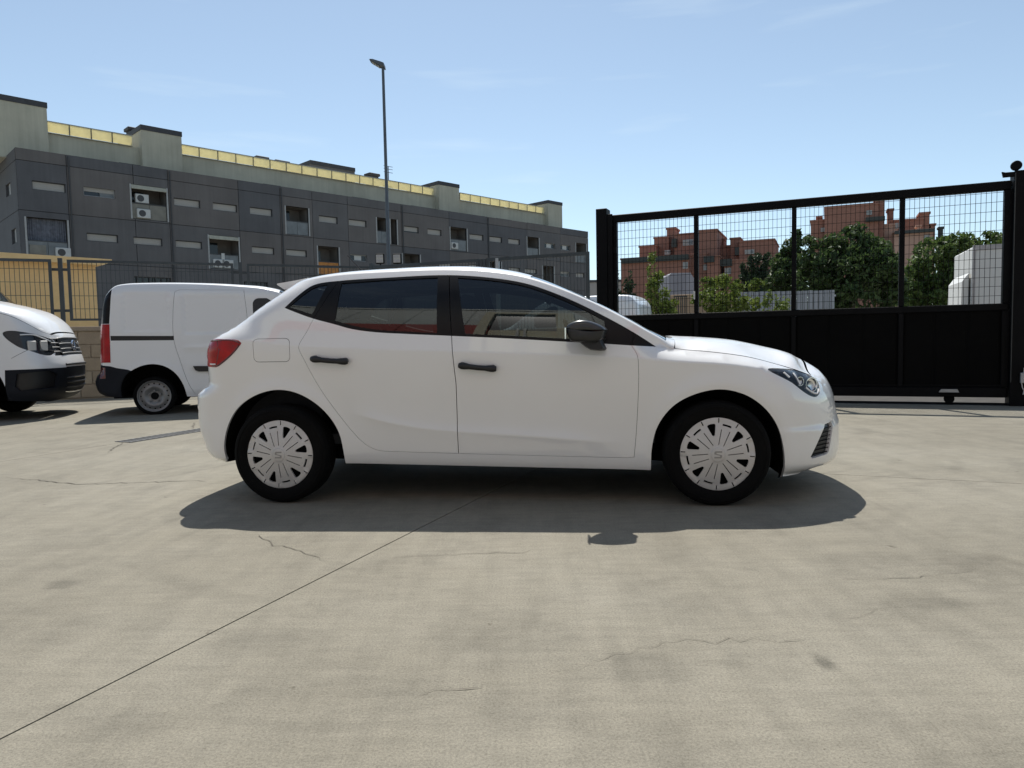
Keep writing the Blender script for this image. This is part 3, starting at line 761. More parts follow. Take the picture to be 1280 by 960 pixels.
def build_apartments():
    f = Fac((-29.38, 43.15), (8.94, 81.17)); root = empty('apartment_building', (*f.p, 0), f.rot, 'long dark grey panelled apartment block with slit windows and yellow rooftop railing', 'building')
    L_ = f.len; D = 12.
    rnd2 = random.Random(11)
    rows = [(0, 3.4), (3.4, 6.35), (6.35, 9.33), (9.33, 12.3), (12.3, 13.0)]
    jx = [18.75, 82, 165.5, 209, 297, 349, 389.5, 434, 501, 561, 608.8, 658.6, 700, 735]
    jy = [184, 193, 205, 211, 225, 232, 238, 246, 256, 264, 271, 279, 285, 289.4]
    js = [f.hit(a, b)[0] for a, b in zip(jx, jy)]; js[0] = 0; js[-1] = L_
    wins = []; balc = []
    def W_(x0, x1, y0, y1, kind='shut'):
        a, b, c, d = f.rect(x0, x1, y0, y1); wins.append((a, b, c, d, kind))
    # upper row
    ZU = (10.62, 11.17); ZL = (7.76, 8.28)
    def Wr(x0, x1, y, Z, kind='shut'):
        wins.append((f.hit(x0, y)[0], f.hit(x1, y+2)[0], Z[0], Z[1], kind))
    for x0, x1, y, k in ((40, 82, 230, 'shut'), (104.5, 143.7, 238, 'half'), (217.5, 250.3, 252, 'shut'), (266, 296.4, 257, 'shut'), (312.5, 340.5, 263, 'shut'), (398.7, 422.2, 273, 'shut'), (436, 458.3, 278, 'shut'), (505, 523.5, 286, 'low'), (534.5, 552, 290, 'shut'), (587, 604.5, 297, 'shut'), (612, 627.7, 300, 'shut'), (635.4, 650, 303, 'shut'), (680.5, 694, 307, 'open'), (700.7, 713, 309, 'open')):
        Wr(x0, x1, y, ZU, k)
    for x0, x1, y, k in ((108.6, 147.7, 296, 'shut'), (167, 203, 300, 'shut'), (219.8, 252.7, 304, 'shut'), (315, 343, 313, 'shut'), (357.8, 383.8, 316, 'shut'), (438, 459, 321, 'open'), (549, 565, 329, 'shut'), (586, 601, 331, 'shut'), (636, 650, 334, 'shut'), (656, 671, 335, 'low'), (700.5, 712, 338, 'half'), (720, 730.5, 339, 'shut')):
        Wr(x0, x1, y, ZL, k)
    for x0, x1, y in ((168, 214, 348), (5+300, 335, 352), (440, 462, 354)):
        wins.append((f.hit(x0, y)[0], f.hit(x1, y)[0], 4.2, 5.65, 'bars'))
    for x0, x1, y0, z0, z1, k in ((163, 208.5, 229, 9.45, 11.72, 'awn'), (356.5, 386, 256, 9.42, 11.6, 'wall'), (470.5, 484, 271, 9.42, 11.6, 'wall'), (487.5, 496.5, 271, 9.42, 11.6, 'door'), (562.3, 583.8, 279, 9.42, 11.6, 'ac'), (658.6, 674, 293, 9.42, 11.6, 'wall'), (719.6, 733, 301, 9.42, 11.6, 'wall'),
                                  (32, 85, 274, 6.5, 8.95, 'curtain'), (260.5, 298.8, 293, 6.45, 8.85, 'awn2'), (396.7, 424, 305, 6.45, 8.75, 'orange'), (503, 525.5, 316, 6.45, 8.75, 'dark'), (678, 693, 330, 6.45, 8.75, 'door'), (610, 627, 326, 6.45, 8.75, 'wall')):
        balc.append((f.hit(x0, y0+8)[0], f.hit(x1, y0+8)[0], z0, z1, k))
    holes = [w[:4] for w in wins]+[b[:4] for b in balc]
    for i in range(len(js)-1):
        for z0, z1 in rows:
            g = .018
            me = flat_mesh(cells_wall(js[i]+(g if i else 0), js[i+1]-(g if i < len(js)-2 else 0), z0+g, z1-(g if z1 < 12.5 else 0), holes, 0, .22), 'facade_panel', M['panel_grey'][rnd2.randrange(3)])
            link('facade_panel', me, root)
    me = flat_mesh(cells_wall(.02, L_-.02, 0, 12.95, holes, .10, .30), 'wall', M['cap_dark']); link('wall', me, root)
    # end walls, roof deck, rear wall
    sideh = [(2.0, 3.4, 10.55, 11.3), (1.2, 2.5, 7.5, 8.4)]
    for z0, z1 in rows:
        me = flat_mesh(cells_wall(-D, -.02, z0+.018, z1-(.018 if z1 < 12.5 else 0), [(-b, -a, c, d) for a, b, c, d in sideh], 0, .2), 'facade_panel', M['panel_grey'][1])
        link('facade_panel', me, root, (0, 0, 0), (0, 0, -PI/2))
    for a, b, c, d in sideh:
        mb = MB(); mb.box(.12, .16, a, b, c, d); w = mb.build('window', M['frame_dark'], root); mb = MB(); mb.box(.10, .115, a+.1, b-.5, c+.1, d); mb.build('shutter', M['shutter'], w)
    mb = MB(); mb.box(.1, L_-.005, .32, D, 12.80, 12.9); mb.build('roof_deck', M['cap_dark'], root)
    mb = MB(); mb.box(.22, L_-.2, D-.02, D+.2, 0, 12.98); mb.box(L_-.21, L_-.002, .31, D-.03, 0, 12.98); mb.build('rear_wall', M['panel_grey'][0], root)
    mb = MB(); mb.box(.25, L_-.25, 2.2, 2.3, 0, 12.7); mb.build('inner_wall', M['balcony_wall'], root)
    # windows
    for a, b, c, d, k in wins:
        y = .13
        mb = MB(); t = .05
        mb.box(a, b, y, y+.10, c, c+t); mb.box(a, b, y, y+.10, d-t, d); mb.box(a, a+t, y+.002, y+.10, c+t, d-t); mb.box(b-t, b, y+.002, y+.10, c+t, d-t)
        w = mb.build('window', M['frame_light' if k in ('open', 'half') else 'frame_dark'], root)
        if k in ('shut', 'low', 'half'):
            zb = c+t if k == 'shut' else c+(.12 if k == 'low' else .30)
            mb = MB(); n = max(2, int((d-t-zb)/.09))
            for j in range(n):
                za, zb_ = zb+(d-t-zb)*j/n, zb+(d-t-zb)*(j+1)/n
                mb.prism([(y+.03, za), (y+.022, (za+zb_)/2), (y+.03, zb_), (y+.05, zb_), (y+.05, za)], a+t, b-t, axis='x')
            mb.build('shutter', M['shutter'], w)
        if k == 'bars':
            n = 6
            for j in range(n): 
                mb = MB(); xx = a+(b-a)*(j+.5)/n; mb.box(xx-.03, xx+.03, y-.05, y-.02, c, d); mb.build('bar', M['frame_dark'], w)
        if k != 'shut':
            m_ = (a+b)/2; mb = MB(); mb.box(a+t, m_, y+.06, y+.075, c+t, d-t); mb.build('pane', M['pane_dark'], w)
            mb = MB(); mb.box(m_+.04, b-t, y+.05, y+.065, c+t, d-t); mb.build('pane', M['rail_glass' if k == 'half' else 'pane_dark'], w)
            if k in ('open',):
                mb = MB(); mb.box(a+(b-a)*.28, a+(b-a)*.70, y+.03, y+.045, c+.08, d-.06); mb.build('curtain', M['ac_white'], w)
    def ac(par, x, y, z, s=1.):
        mb = MB(); mb.cbox(x-.42*s, x+.42*s, y, y+.3, z, z+.6*s, .03); o = mb.build('air_conditioner', M['ac_white'], par)
        mb = MB(); mb.lathe([(.0005, -.012), (.2*s, -.012), (.22*s, -.002)], 18, (x-.1*s, y, z+.3*s)); o2 = mb.build('air_conditioner_fan', M['frame_dark'], par)
    for a, b, c, d, k in balc:
        mb = MB(); yb = 1.5
        mb.add([(a, .2, c), (b, .2, c), (b, yb, c), (a, yb, c), (a, .2, d), (b, .2, d), (b, yb, d), (a, yb, d)], [(0, 1, 2, 3), (4, 7, 6, 5), (3, 2, 6, 7), (0, 3, 7, 4), (1, 5, 6, 2)])
        B_ = link('balcony', flat_mesh(mb, 'balcony', M['balcony_wall']), root)
        m_ = a+(b-a)*.55
        mb = MB(); mb.box(a+.15, m_, yb-.06, yb-.02, c+.05, c+2.05); mb.build('glass_door', M['pane_dark'], B_)
        for e_ in (a, b): mb = MB(); mb.box(e_-.05, e_+.05, -.02, .04, c, d); mb.build('side_frame', M['frame_light'], B_)
        rm = {'awn': 'rail_beige', 'orange': 'orange_screen', 'curtain': 'rail_glass'}.get(k, 'rail_glass')
        if k != 'door':
            n = max(2, int((b-a)/1.0))
            for j in range(n):
                mb = MB(); mb.box(a+.06+(b-a-.12)*j/n+.012, a+.06+(b-a-.12)*(j+1)/n-.012, .08, .11, c+.04, c+1.02); mb.build('railing_panel', M[rm], B_)
            mb = MB(); mb.box(a+.05, b-.05, .06, .13, c+1.03, c+1.08); mb.build('handrail', M['frame_dark'], B_)
        if k in ('awn', 'awn2'):
            mb = MB(); mb.prism([(.02, d-.02), (-.10, d-.28), (-.09, d-.30), (.12, d-.03)], a+.05, b-.05, axis='x'); mb.build('awning', M['awning'], B_)
            ac(B_, a+.75 if k == 'awn' else b-.9, -.02 if k == 'awn2' else .14, c+1.12 if k == 'awn' else c+.10)
            if k == 'awn': ac(B_, a+.75, .13-.2, c+.1)
            else:
                ac(B_, a+.7, -.02, c+.10)
                mb = MB(); mb.box(a+.9, b-1.1, .03, .05, c+.35, c+1.15); mb.build('hanging_cloth', M['ac_white'], B_)
        if k == 'ac': ac(B_, a+.55, -.05, c+.15)
        if k == 'curtain':
            mb = MB(); n = 34
            vs = [(a+.05+(b-a-.1)*i/n, .35+(.05 if i % 2 else 0)+.04*rnd2.random(), z) for z in (c+.9, d-.02) for i in range(n+1)]
            mb.add(vs, [(i, i+1, n+2+i, n+1+i) for i in range(n)]); mb.build('curtain', M['curtain'], B_)
            ac(B_, a+1.9, -.06, c+.12); mb = MB(); mb.box(a+.15, a+1.0, .03, .06, c+.25, c+.8); mb.build('notice_board', M['rail_beige'], B_)
    for k in (1, 3, 5, 8, 10):
        mb = MB(); mb.tube([(js[k]+.12, -.06, 3.6), (js[k]+.12, -.06, 12.9)], .045, 6); mb.build('downpipe', M['frame_dark'], root)
    # set-back upper storey
    off = 3.; fb = Fac(f.pt(0, 0, -off)[:2], f.pt(L_, 0, -off)[:2])
    def S(px, py): return fb.hit(px, py)[0]
    zA, zB = 14.98, 15.72
    s_end = S(702.5, 262); s1 = S(57, 150)
    mb = MB(); mb.box(s1-.2, s_end-.2, off+.14, off+7, 12.9, 14.95); mb.build('upper_wall', M['setback'], root)
    mb = MB()
    for px0, px1 in ((150, 176), (330, 352), (441, 461), (515, 549), (621, 641), (660, 685)):
        y = 215+ (px0-176)*.16
        mb = MB(); mb.box(S(px0, y), S(px1, y), off+.11, off+.15, 13.05, 13.75); mb.build('upper_window', M['pane_dark'], root)
    spans = ((58.5, 165.6, 157), (225.5, 543, 200), (575, 680.5, 250))
    for px0, px1, y in spans:
        a, b = S(px0, y), S(px1, y+(px1-px0)*.17); n = max(3, int(round((b-a)/1.35))); w = (b-a)/n
        pm = MB(); pm.box(.03, w-.03, off+.02, off+.05, zA+.03, zB-.05); me = pm.mesh('railing_panel', M['yellow_panel'])
        pp = MB(); pp.box(-.025, .025, off+.0, off+.07, zA, zB-.052); mp = pp.mesh('railing_post', M['frame_dark'])
        for k in range(n): link('railing_panel', me, root, (a+k*w, 0, 0)); link('railing_post', mp, root, (a+k*w, 0, 0))
        mb = MB(); mb.box(a, b, off-.0, off+.08, zB-.05, zB); mb.build('handrail', M['frame_light'], root)
        mb = MB(); mb.box(a, b, off-.02, off+.30, zA-.03, zA); mb.build('parapet_ledge', M['setback'], root)
    def tower(px0, px1, pyl, depth, capm='cap_dark', front=0., base=12.9):
        a, b = fb.hit(px0, pyl, front)[0], fb.hit(px1, pyl, front)[0]; z = fb.hit(px0, pyl, front)[1]
        y0 = off-front
        mb = MB(); mb.box(a, b, y0, y0+depth, base, z-.35); t = mb.build('stair_tower', M['setback' if capm != 'grey' else 'panel_grey'] if capm != 'grey' else M['panel_grey'][0], root)
        mb = MB(); mb.box(a-.04, b+.04, y0-.04, y0+depth+.04, z-.347, z); mb.build('tower_cap', M['cap_dark'], t)
    tower(-60, 56.5, 106, 6, front=.4); tower(176, 226, 155.5, 5, front=.4); tower(548, 573.6, 226, 5, front=.4); tower(685, 702.5, 250, 6, front=.4)
    tower(388, 443, 200, 5, 'grey', -5.2, 12.9)
    for px, y, w in ((322, 196, 12), (346, 201, 14), (463, 217, 10), (162, 160, 9), (620, 251, 10), (640, 256, 8)):
        q = fb.hit(px, y, -2.5); q2 = fb.hit(px+w, y, -2.5); mb = MB(); mb.box(q[0], q2[0], off+2.5, off+3.3, 12.9, q[1]-.15); mb.cbox(q[0]-.15, q2[0]+.15, off+2.4, off+3.4, q[1]-.148, q[1]+.1, .04); mb.build('chimney', M['cap_dark'], root)
    q = fb.hit(486, 228, -1); mb = MB(); mb.box(q[0]-.03, q[0]+.03, off+1, off+1.06, 14.9, q[1]+1.5)
    for z in (.9, 1.2, 1.45): mb.box(q[0]-.5, q[0]+.5, off+1.02, off+1.04, q[1]+z, q[1]+z+.04)
    mb.build('tv_aerial', M['cap_dark'], root)
build_apartments()

def brick_mat():
    m, t, b, lk = nodes('hazed_red_brick'); v = coords(t)
    br = t.nodes.new('ShaderNodeTexBrick'); br.inputs['Scale'].default_value = 3.2; br.inputs['Color1'].default_value = (.33, .16, .115, 1); br.inputs['Color2'].default_value = (.285, .135, .098, 1); br.inputs['Mortar'].default_value = (.32, .19, .15, 1)  # brick tones mixed towards grey, distance haze put into the colour
    br.inputs['Brick Width'].default_value = 1.2; br.inputs['Row Height'].default_value = .35; lk(coords(t, rot=(PI/2, 0, 0)), br.inputs['Vector'])
    c = mix(t, br.outputs['Color'], ramp(t, noise_tex(t, v, .12, 4), [(.3, (.8, .8, .8)), (.7, (1.1, 1.05, 1.0))]), .8, 'MULTIPLY')
    lk(c, b.inputs['Base Color']); b.inputs['Roughness'].default_value = .9; return m
M['brick'] = brick_mat()
M['salmon'] = mat('salmon_render', (.46, .29, .22), .9, var=.1, scale=.5)
M['dark_roof'] = mat('dark_roof_edge', (.05, .055, .05), .8, var=.2)
def build_brick(Y0, px_ref, label, blocks, windows, edges):
    q = P(px_ref, 400, Y0); f = Fac(q[:2], (q[0]+math.cos(math.radians(-24)), q[1]+math.sin(math.radians(-24))))
    r = empty('brick_building', (*f.p, 0), f.rot, label, 'building')
    for (x0, x1, y, off, dep, nm, mt) in blocks:
        a, z = f.hit(x0, y, -off); b = f.hit(x1, y, -off)[0]
        mb = MB(); mb.box(a, b, off, off+dep, 0 if nm == 'wall' else 6, z); o = mb.build(nm, M[mt], r)
        if nm == 'wall':
            mb = MB(); mb.box(a-.1, b+.1, off-.1, off+dep+.1, z+.003, z+.22); mb.build('parapet', M[mt], o)
        else:
            mb = MB(); mb.box(a-.12, b+.12, off-.12, off+dep+.12, z+.003, z+.25); mb.build('chimney_cap', M[mt], o)
    for (x0, x1, y0, y1, off) in windows:
        a, b, z0, z1 = f.rect(x0, x1, y0, y1, -off)
        mb = MB(); mb.box(a, b, off-.12, off-.04, z0, z1); w = mb.build('window', M['frame_light'], r)
        n = 2
        for k in range(n): mb = MB(); mb.box(a+(b-a)*k/n+.12, a+(b-a)*(k+1)/n-.12, off-.16, off-.125, z0+.12, z1-.12); mb.build('pane', M['shutter'] if k == 0 else M['rail_glass'], w)
    for (x0, x1, y, off, h) in edges:
        a, z = f.hit(x0, y, -off); b = f.hit(x1, y, -off)[0]
        mb = MB(); mb.box(a, b, off-.5, off+.2, z-h, z); mb.build('terrace_edge', M['dark_roof'], r)
    return r
build_brick(95., 870, 'stepped red brick building with chimneys seen through the left half of the gate mesh', [
    (776, 862, 325, 0, 12, 'wall', 'brick'), (799, 820, 309.5, 3, 9, 'wall', 'brick'), (817.5, 836, 298.5, 5, 8, 'wall', 'brick'), (833.5, 844, 287, 6, 3, 'chimney', 'brick'), (843, 878, 294.5, 4, 9, 'wall', 'brick'), (874, 896, 289.6, 2, 10, 'wall', 'brick'),
    (861, 884, 319, 1.5, 10, 'wall', 'brick'), (884, 899, 322, .8, 10, 'wall', 'brick'), (900, 905, 300.6, 7, 2, 'chimney', 'brick'), (894, 914, 309.5, 6, 9, 'wall', 'brick'), (912.7, 925, 299.3, 5, 6, 'wall', 'brick'), (924, 968, 303.2, 4, 9, 'wall', 'brick'), (905, 935, 327, 2.2, 10, 'wall', 'brick')],
    [(853.6, 867, 300, 307.5, 4), (831, 838, 313, 318.5, 3), (853.6, 860, 328, 336, 0), (879.5, 884, 331, 338, 1.5), (931, 943, 312.5, 318, 4), (906, 914, 335, 343, 2.2), (944, 949, 335, 343, 4)],
    [(778, 861, 323.5, 0, .7), (880, 893, 321, .8, .8), (895, 915, 325, 2, .9), (840, 846, 299, 3.8, 1.2), (919, 924, 310, 4.5, 1.)])
build_brick(88., 1090, 'red brick building with a tall chimney tower rising above the big tree behind the gate', [
    (1013.5, 1033, 277.5, 1, 9, 'wall', 'brick'), (1021, 1027, 273, 3, 2, 'chimney', 'brick'), (1031, 1098, 261, 0, 10, 'wall', 'brick'), (1095, 1106, 248, 1, 4, 'chimney', 'brick'), (1098, 1122, 283, 2, 8, 'wall', 'salmon'), (1110, 1116.5, 263.4, 5, 2, 'chimney', 'brick'), (1112, 1154, 277.5, 4, 8, 'wall', 'brick'),
    (1150, 1162, 268, 4.5, 3, 'chimney', 'brick'), (1118, 1166, 291, 0, 8, 'wall', 'salmon'), (1163.6, 1169, 282, 5, 1.5, 'chimney', 'brick'), (1174, 1179, 286, 5, 1.2, 'chimney', 'dark_roof'), (1146, 1151, 284, 1, 1.5, 'chimney', 'salmon')],
    [(1026, 1034, 285, 290, .9), (1083, 1090, 263.5, 269, 0), (1119, 1123, 279, 286, 2), (1155, 1162, 294, 302, 0)], [(1082, 1106, 272.5, -.2, .5), (1118, 1168, 289.5, -.1, .35)])
# ============================================================ the white hatchback
def build_hatchback():
    yaw, tx, ty = .11486, -.0321, 4.935
    root = empty('hatchback_car', (tx, ty, 0), -yaw, 'clean white five door hatchback parked side on in the middle of the concrete yard', 'car')
    AX = 1.282; HUB = .297
    z0 = lambda x: .186-.02*x
    zc = pchip([-2.1, -1.75, -1.508, -1.135, -.766, -.239, .318, .8, 1.036, 1.337, 1.55, 1.8, 2.2], [1.0, .992, .984, .945, .923, .900, .872, .846, .822, .799, .769, .715, .62])
    zh = pchip([.8, 1.05, 1.25, 1.48, 1.722, 1.9, 2.2], [.93, .888, .866, .832, .762, .70, .60])
    xf = pchip([.10, .15, .189, .217, .284, .42, .431, .492, .58, .637, .70, .74, .80, .85, .9, 1.0, 1.2, 1.6], [1.93, 2.0, 2.09, 2.118, 2.126, 2.122, 2.112, 2.102, 2.085, 2.06, 2.015, 1.97, 1.90, 1.86, 1.82, 1.7, 1.6, 1.5])
    xr = pchip([.15, .22, .235, .257, .363, .47, .575, .65, .70, .715, .82, .918, .956, 1.003, 1.032, 1.065, 1.178, 1.297, 1.35, 1.45], [-1.66, -1.73, -1.80, -1.86, -1.905, -1.93, -1.93, -1.922, -1.862, -1.842, -1.838, -1.836, -1.825, -1.785, -1.742, -1.69, -1.535, -1.36, -1.285, -1.2])
    g = pchip([0, .05, .12, .30, .36, .5, .7, .9, 1.0], [.890, .924, .940, .952, .955, .966, .983, .996, 1.0])
    zl = pchip([-1.1, -.827, -.6, -.349, -.1, .217, .643, .9], [.60, .541, .482, .440, .421, .400, .364, .34])
    def W(x, z):
        x = np.asarray(x, float); z = np.asarray(z, float)
        zz0, zzc, zzh = z0(x), zc(x), zh(x)
        s = np.clip((z-zz0)/(zzc-zz0), -.3, 1); y = .862*np.where(s < 0, .925+.6*s, g(np.maximum(s, 0)))
        # pressed crease low on the doors
        d = z-zl(x); win = sstep(-.86, -.70, x)*(1-sstep(.40, .85, x))
        y = y+.016*win*np.where(d > 0, np.exp(-np.maximum(d, 0)/.075), np.exp(-np.maximum(-d, 0)/.085))
        # wheel arch lips
        for xa in (-AX, AX+.01):
            r = np.hypot(x-xa, z-HUB+.0); y = y+.010*np.exp(-((r-.385)/.055)**2)*(z < zzc)
        # greenhouse
        u = np.maximum(z-zzc, 0); zb = .078
        gh = -.295*np.minimum(u, zb)-np.where(u > zb, .29*(u-zb)+.58*(u-zb)**2, 0)
        t = np.clip(u/np.maximum(zzh-zzc, .02), 0, .98)
        roll = -.125*(.42*t+.58*(1-np.sqrt(1-t*t)))
        k = sstep(.78, 1.06, x); y = y+gh*(1-k)+roll*k
        # rear shoulder rolls over behind the quarter window
        kr = 1-sstep(-1.66, -1.22, x)
        y = y-kr*.06*sstep(-.02, .13, u)
        X = np.clip((x-(xf(z)-.62))/.62, 0, .995); y = y*(1-X**2.3)**(1/2.3)
        X = np.clip(((xr(z)+.30)-x)/.30, 0, .98); y = y*(1-X**4)**.25
        return np.maximum(y, .02)
    chain = [(1.80, .150, .03), (1.90, .158, .06), (xf(.19)-.11, .19, .09), (xf(.25)-.11, .25, .11)]
    for z in (.33, .42, .5, .58, .64): chain.append((float(xf(z))-.115, z, .115))
    chain += [(1.905, .698, .10), (1.80, .740, .11), (1.722, .765, .11), (1.48, .832, .10), (1.25, .868, .088), (1.09, .885, .082), (1.035, .897, .075),
              (.985, .935, .055), (.90, .988, .04), (.79, 1.056, .036), (.67, 1.124, .034), (.56, 1.180, .034), (.43, 1.240, .036), (.25, 1.309, .046), (.12, 1.344, .05), (-.10, 1.376, .055),
              (-.33, 1.388, .053), (-.64, 1.384, .053), (-.94, 1.372, .05), (-1.12, 1.350, .048), (-1.235, 1.327, .05), (-1.292, 1.297, .052)]
    for z in (1.24, 1.178, 1.10, 1.065, 1.03, 1.0, .95, .9, .82, .74, .70, .66, .58, .47, .36, .27): chain.append((float(xr(z))+.054, z, .054))
    chain += [(-1.735, .242, .035), (-1.68, .238, .02)]
    # bottom edge, rear to front
    def arch(xc, pts): return catmull(pts, .03)
    ra = catmull([(-1.653, .245), (-1.654, .347), (-1.617, .474), (-1.548, .575), (-1.438, .649), (-1.297, .686), (-1.178, .671), (-1.054, .604), (-.966, .512), (-.918, .42), (-.899, .32), (-.893, .234)], .03)
    fa = catmull([(.917, .196), (.922, .323), (.955, .454), (1.036, .565), (1.143, .629), (1.294, .661), (1.426, .632), (1.531, .561), (1.612, .451), (1.650, .322), (1.664, .150)], .03)
    bottom = np.concatenate([ra, dens([(-.893, .234), (.917, .196)], .05)[1:-1], fa, dens([(1.664, .150), (1.80, .150)], .04)[1:-1]])
    sh = Shell(W, chain, bottom, .030, .03, [(1.885, .706), (1.065, .891)])
    # ---- outlines on the side
    top = [(-1.249, 1.177), (-1.185, 1.245), (-1.115, 1.305), (-1.075, 1.322), (-.944, 1.338), (-.641, 1.351), (-.334, 1.358), (-.187, 1.352), (-.018, 1.334), (.149, 1.305), (.249, 1.277), (.436, 1.201), (.556, 1.142), (.659, 1.086), (.774, 1.020), (.887, .948), (.954, .903)]
    bot = [(-1.249, 1.177), (-1.20, 1.157), (-1.062, 1.107), (-.937, 1.073), (-.821, 1.040), (-.684, 1.019), (-.483, 1.004), (-.293, .992), (.041, .971), (.422, .943), (.679, .924), (.802, .914), (.954, .903)]
    dlo_t, dlo_b = catmull(top, .03), catmull(bot, .03)
    dlo = np.concatenate([dlo_t, dlo_b[-2:0:-1]])
    def seg(curve, xa, xb):
        q = curve[(curve[:, 0] > min(xa, xb)) & (curve[:, 0] < max(xa, xb))]
        return q if xa < xb else q[::-1]
    bg = [(-.262, 1.3565), (-.219, .987), (-.197, .709), (-.199, .294)]
    rear_edge = [(-1.062, 1.106), (-1.099, 1.022), (-1.133, .962), (-1.139, .933), (-1.118, .884), (-1.024, .695), (-.929, .551), (-.84, .43), (-.788, .372), (-.741, .336), (-.69, .315), (-.644, .308)]
    rd = np.concatenate([dens(bg, .04)[::-1], seg(dlo_t, -.27, -.94), dens([(-.944, 1.338), (-1.062, 1.106)], .03)[:-1], catmull(rear_edge, .03)[:-1], dens([(-.644, .308), (-.199, .294)], .04)[:-1]])
    fr_edge = [(.835, .978), (.815, .913), (.832, .885), (.845, .855), (.851, .771), (.846, .575), (.835, .391), (.824, .272)]
    fd = np.concatenate([dens(bg, .04), dens([(-.199, .294), (.824, .267)], .04)[1:-1], catmull(fr_edge, .03)[::-1], seg(dlo_t, .83, -.25)])
    rdi, fdi = inset(rd, .0022), inset(fd, .0022)
    q1 = np.array([(-1.222, 1.182), (-1.16, 1.245), (-1.10, 1.292), (-1.062, 1.308), (-1.005, 1.316), (-1.073, 1.133)])
    q2 = np.concatenate([catmull([(-.922, 1.322), (-.641, 1.336), (-.330, 1.343)], .04), dens([(-.330, 1.343), (-.306, 1.006)], .04)[1:-1], catmull([(-.306, 1.006), (-.483, 1.018), (-.66, 1.032), (-.80, 1.057), (-.928, 1.092)], .04), dens([(-.928, 1.092), (-.922, 1.322)], .04)[1:-1]])
    q3 = np.concatenate([catmull([(-.207, 1.338), (-.02, 1.318), (.14, 1.290), (.24, 1.262), (.42, 1.188), (.545, 1.126), (.662, 1.060)], .04), dens([(.662, 1.060), (.672, .944)], .04)[1:-1], catmull([(.672, .944), (.422, .960), (.041, .987), (-.140, .998)], .04), dens([(-.140, .998), (-.207, 1.338)], .04)[1:-1]])
    panes = [inset(dens(q, .04, True), .0) for q in (q1, q2, q3)]
    tl = catmull([(-1.99, .836), (-1.72, .828), (-1.668, .826), (-1.64, .838), (-1.50, .955), (-1.492, .968), (-1.508, .985), (-1.54, .992), (-1.66, .996), (-1.715, .994), (-1.78, .985), (-1.99, .98)], .03)
    tl = dens([(-1.95, .836), (-1.72, .829), (-1.668, .827), (-1.645, .836), (-1.502, .957), (-1.494, .970), (-1.510, .985), (-1.54, .991), (-1.66, .997), (-1.74, .988), (-1.95, .955)], .03, True)
    hl = dens(catmull([(1.562, .768), (1.70, .762), (1.776, .750), (1.845, .728), (1.887, .699), (1.9, .655), (1.888, .62), (1.86, .601), (1.825, .605), (1.77, .634), (1.701, .687)], .03, True), .03, True)
    fog = dens([(1.918, .437), (1.985, .446), (1.99, .42), (1.955, .275), (1.94, .262), (1.83, .250), (1.818, .262)], .02, True)
    ff = dens(rrect(-1.423, -1.193, .853, .994, .03), .03, True)
    ffi = inset(ff, .003)
    refl = dens([(-1.905, .395), (-1.86, .395), (-1.85, .42), (-1.91, .42)], .03, True)
    crease = np.stack([np.linspace(-1.72, 1.50, 60), zc(np.linspace(-1.72, 1.50, 60))-.0], 1)
    belt = np.stack([np.linspace(-1.5, .78, 50), zc(np.linspace(-1.5, .78, 50))+.078], 1)
    lcr = np.stack([np.linspace(-.80, .78, 40), zl(np.linspace(-.80, .78, 40))], 1)
    def classify(c):
        lab = np.array(['body']*len(c), dtype=object)
        I = {k: pip(c, v) for k, v in dict(dlo=dlo, rd=rd, fd=fd, rdi=rdi, fdi=fdi, q1=panes[0], q2=panes[1], q3=panes[2], tl=tl, hl=hl, fog=fog, ff=ff, ffi=ffi, rf=refl).items()}
        lab[I['rf']] = 'rear_reflector'
        lab[c[:, 0] > 1.02] = 'body'
        lab[I['ff']] = ''; lab[I['ffi']] = 'fuel_flap'
        lab[I['dlo']] = 'quarter_trim'; lab[I['dlo'] & (c[:, 0] > 0)] = 'sail'
        lab[I['rd']] = ''; lab[I['fd']] = ''
        lab[I['rdi']] = 'rear_door'; lab[I['fdi']] = 'front_door'
        lab[I['rdi'] & I['dlo']] = 'rear_trim'; lab[I['fdi'] & I['dlo']] = 'front_trim'
        lab[I['q1']] = 'quarter_glass'; lab[I['q2'] & I['rdi']] = 'rear_glass'; lab[I['q3'] & I['fdi']] = 'front_glass'
        lab[I['tl']] = 'tail_lamp'; lab[I['hl']] = 'headlamp'; lab[I['fog']] = 'fog'
        return lab
    REC = {'quarter_glass': .005, 'rear_glass': .006, 'front_glass': .006, 'headlamp': .003, 'fog': .02, 'tail_lamp': -.002}
    FL = {'body': .022, 'rear_door': .022, 'front_door': .022, 'rear_trim': .02, 'front_trim': .02, 'quarter_trim': .012, 'sail': .012, 'fuel_flap': .02, 'headlamp': .02, 'tail_lamp': .03}
    sh.sides([dlo, rd, fd, rdi, fdi, *panes, tl, hl, fog, ff, ffi, refl], [crease, crease+np.array([0, .008]), crease-np.array([0, .008]), belt, lcr, lcr+np.array([0, .008]), lcr-np.array([0, .008])], classify, REC, FL)
    C = sh.chain
    thin = np.where(np.hypot(*np.diff(C, axis=0).T) < .0068)[0]; hood0, hood1 = int(thin[0]), int(thin[-1])
    ws0 = int(np.argmin(np.hypot(C[:, 0]-1.0, C[:, 1]-.925))); ws1 = int(np.argmin(np.hypot(C[:, 0]-.22, C[:, 1]-1.318)))
    ht0 = int(np.argmin(np.hypot(C[:, 0]+1.30, C[:, 1]-1.285))); ht1 = int(np.argmin(np.hypot(C[:, 0]-float(xr(1.05))-.054, C[:, 1]-1.05)))
    zg = {}
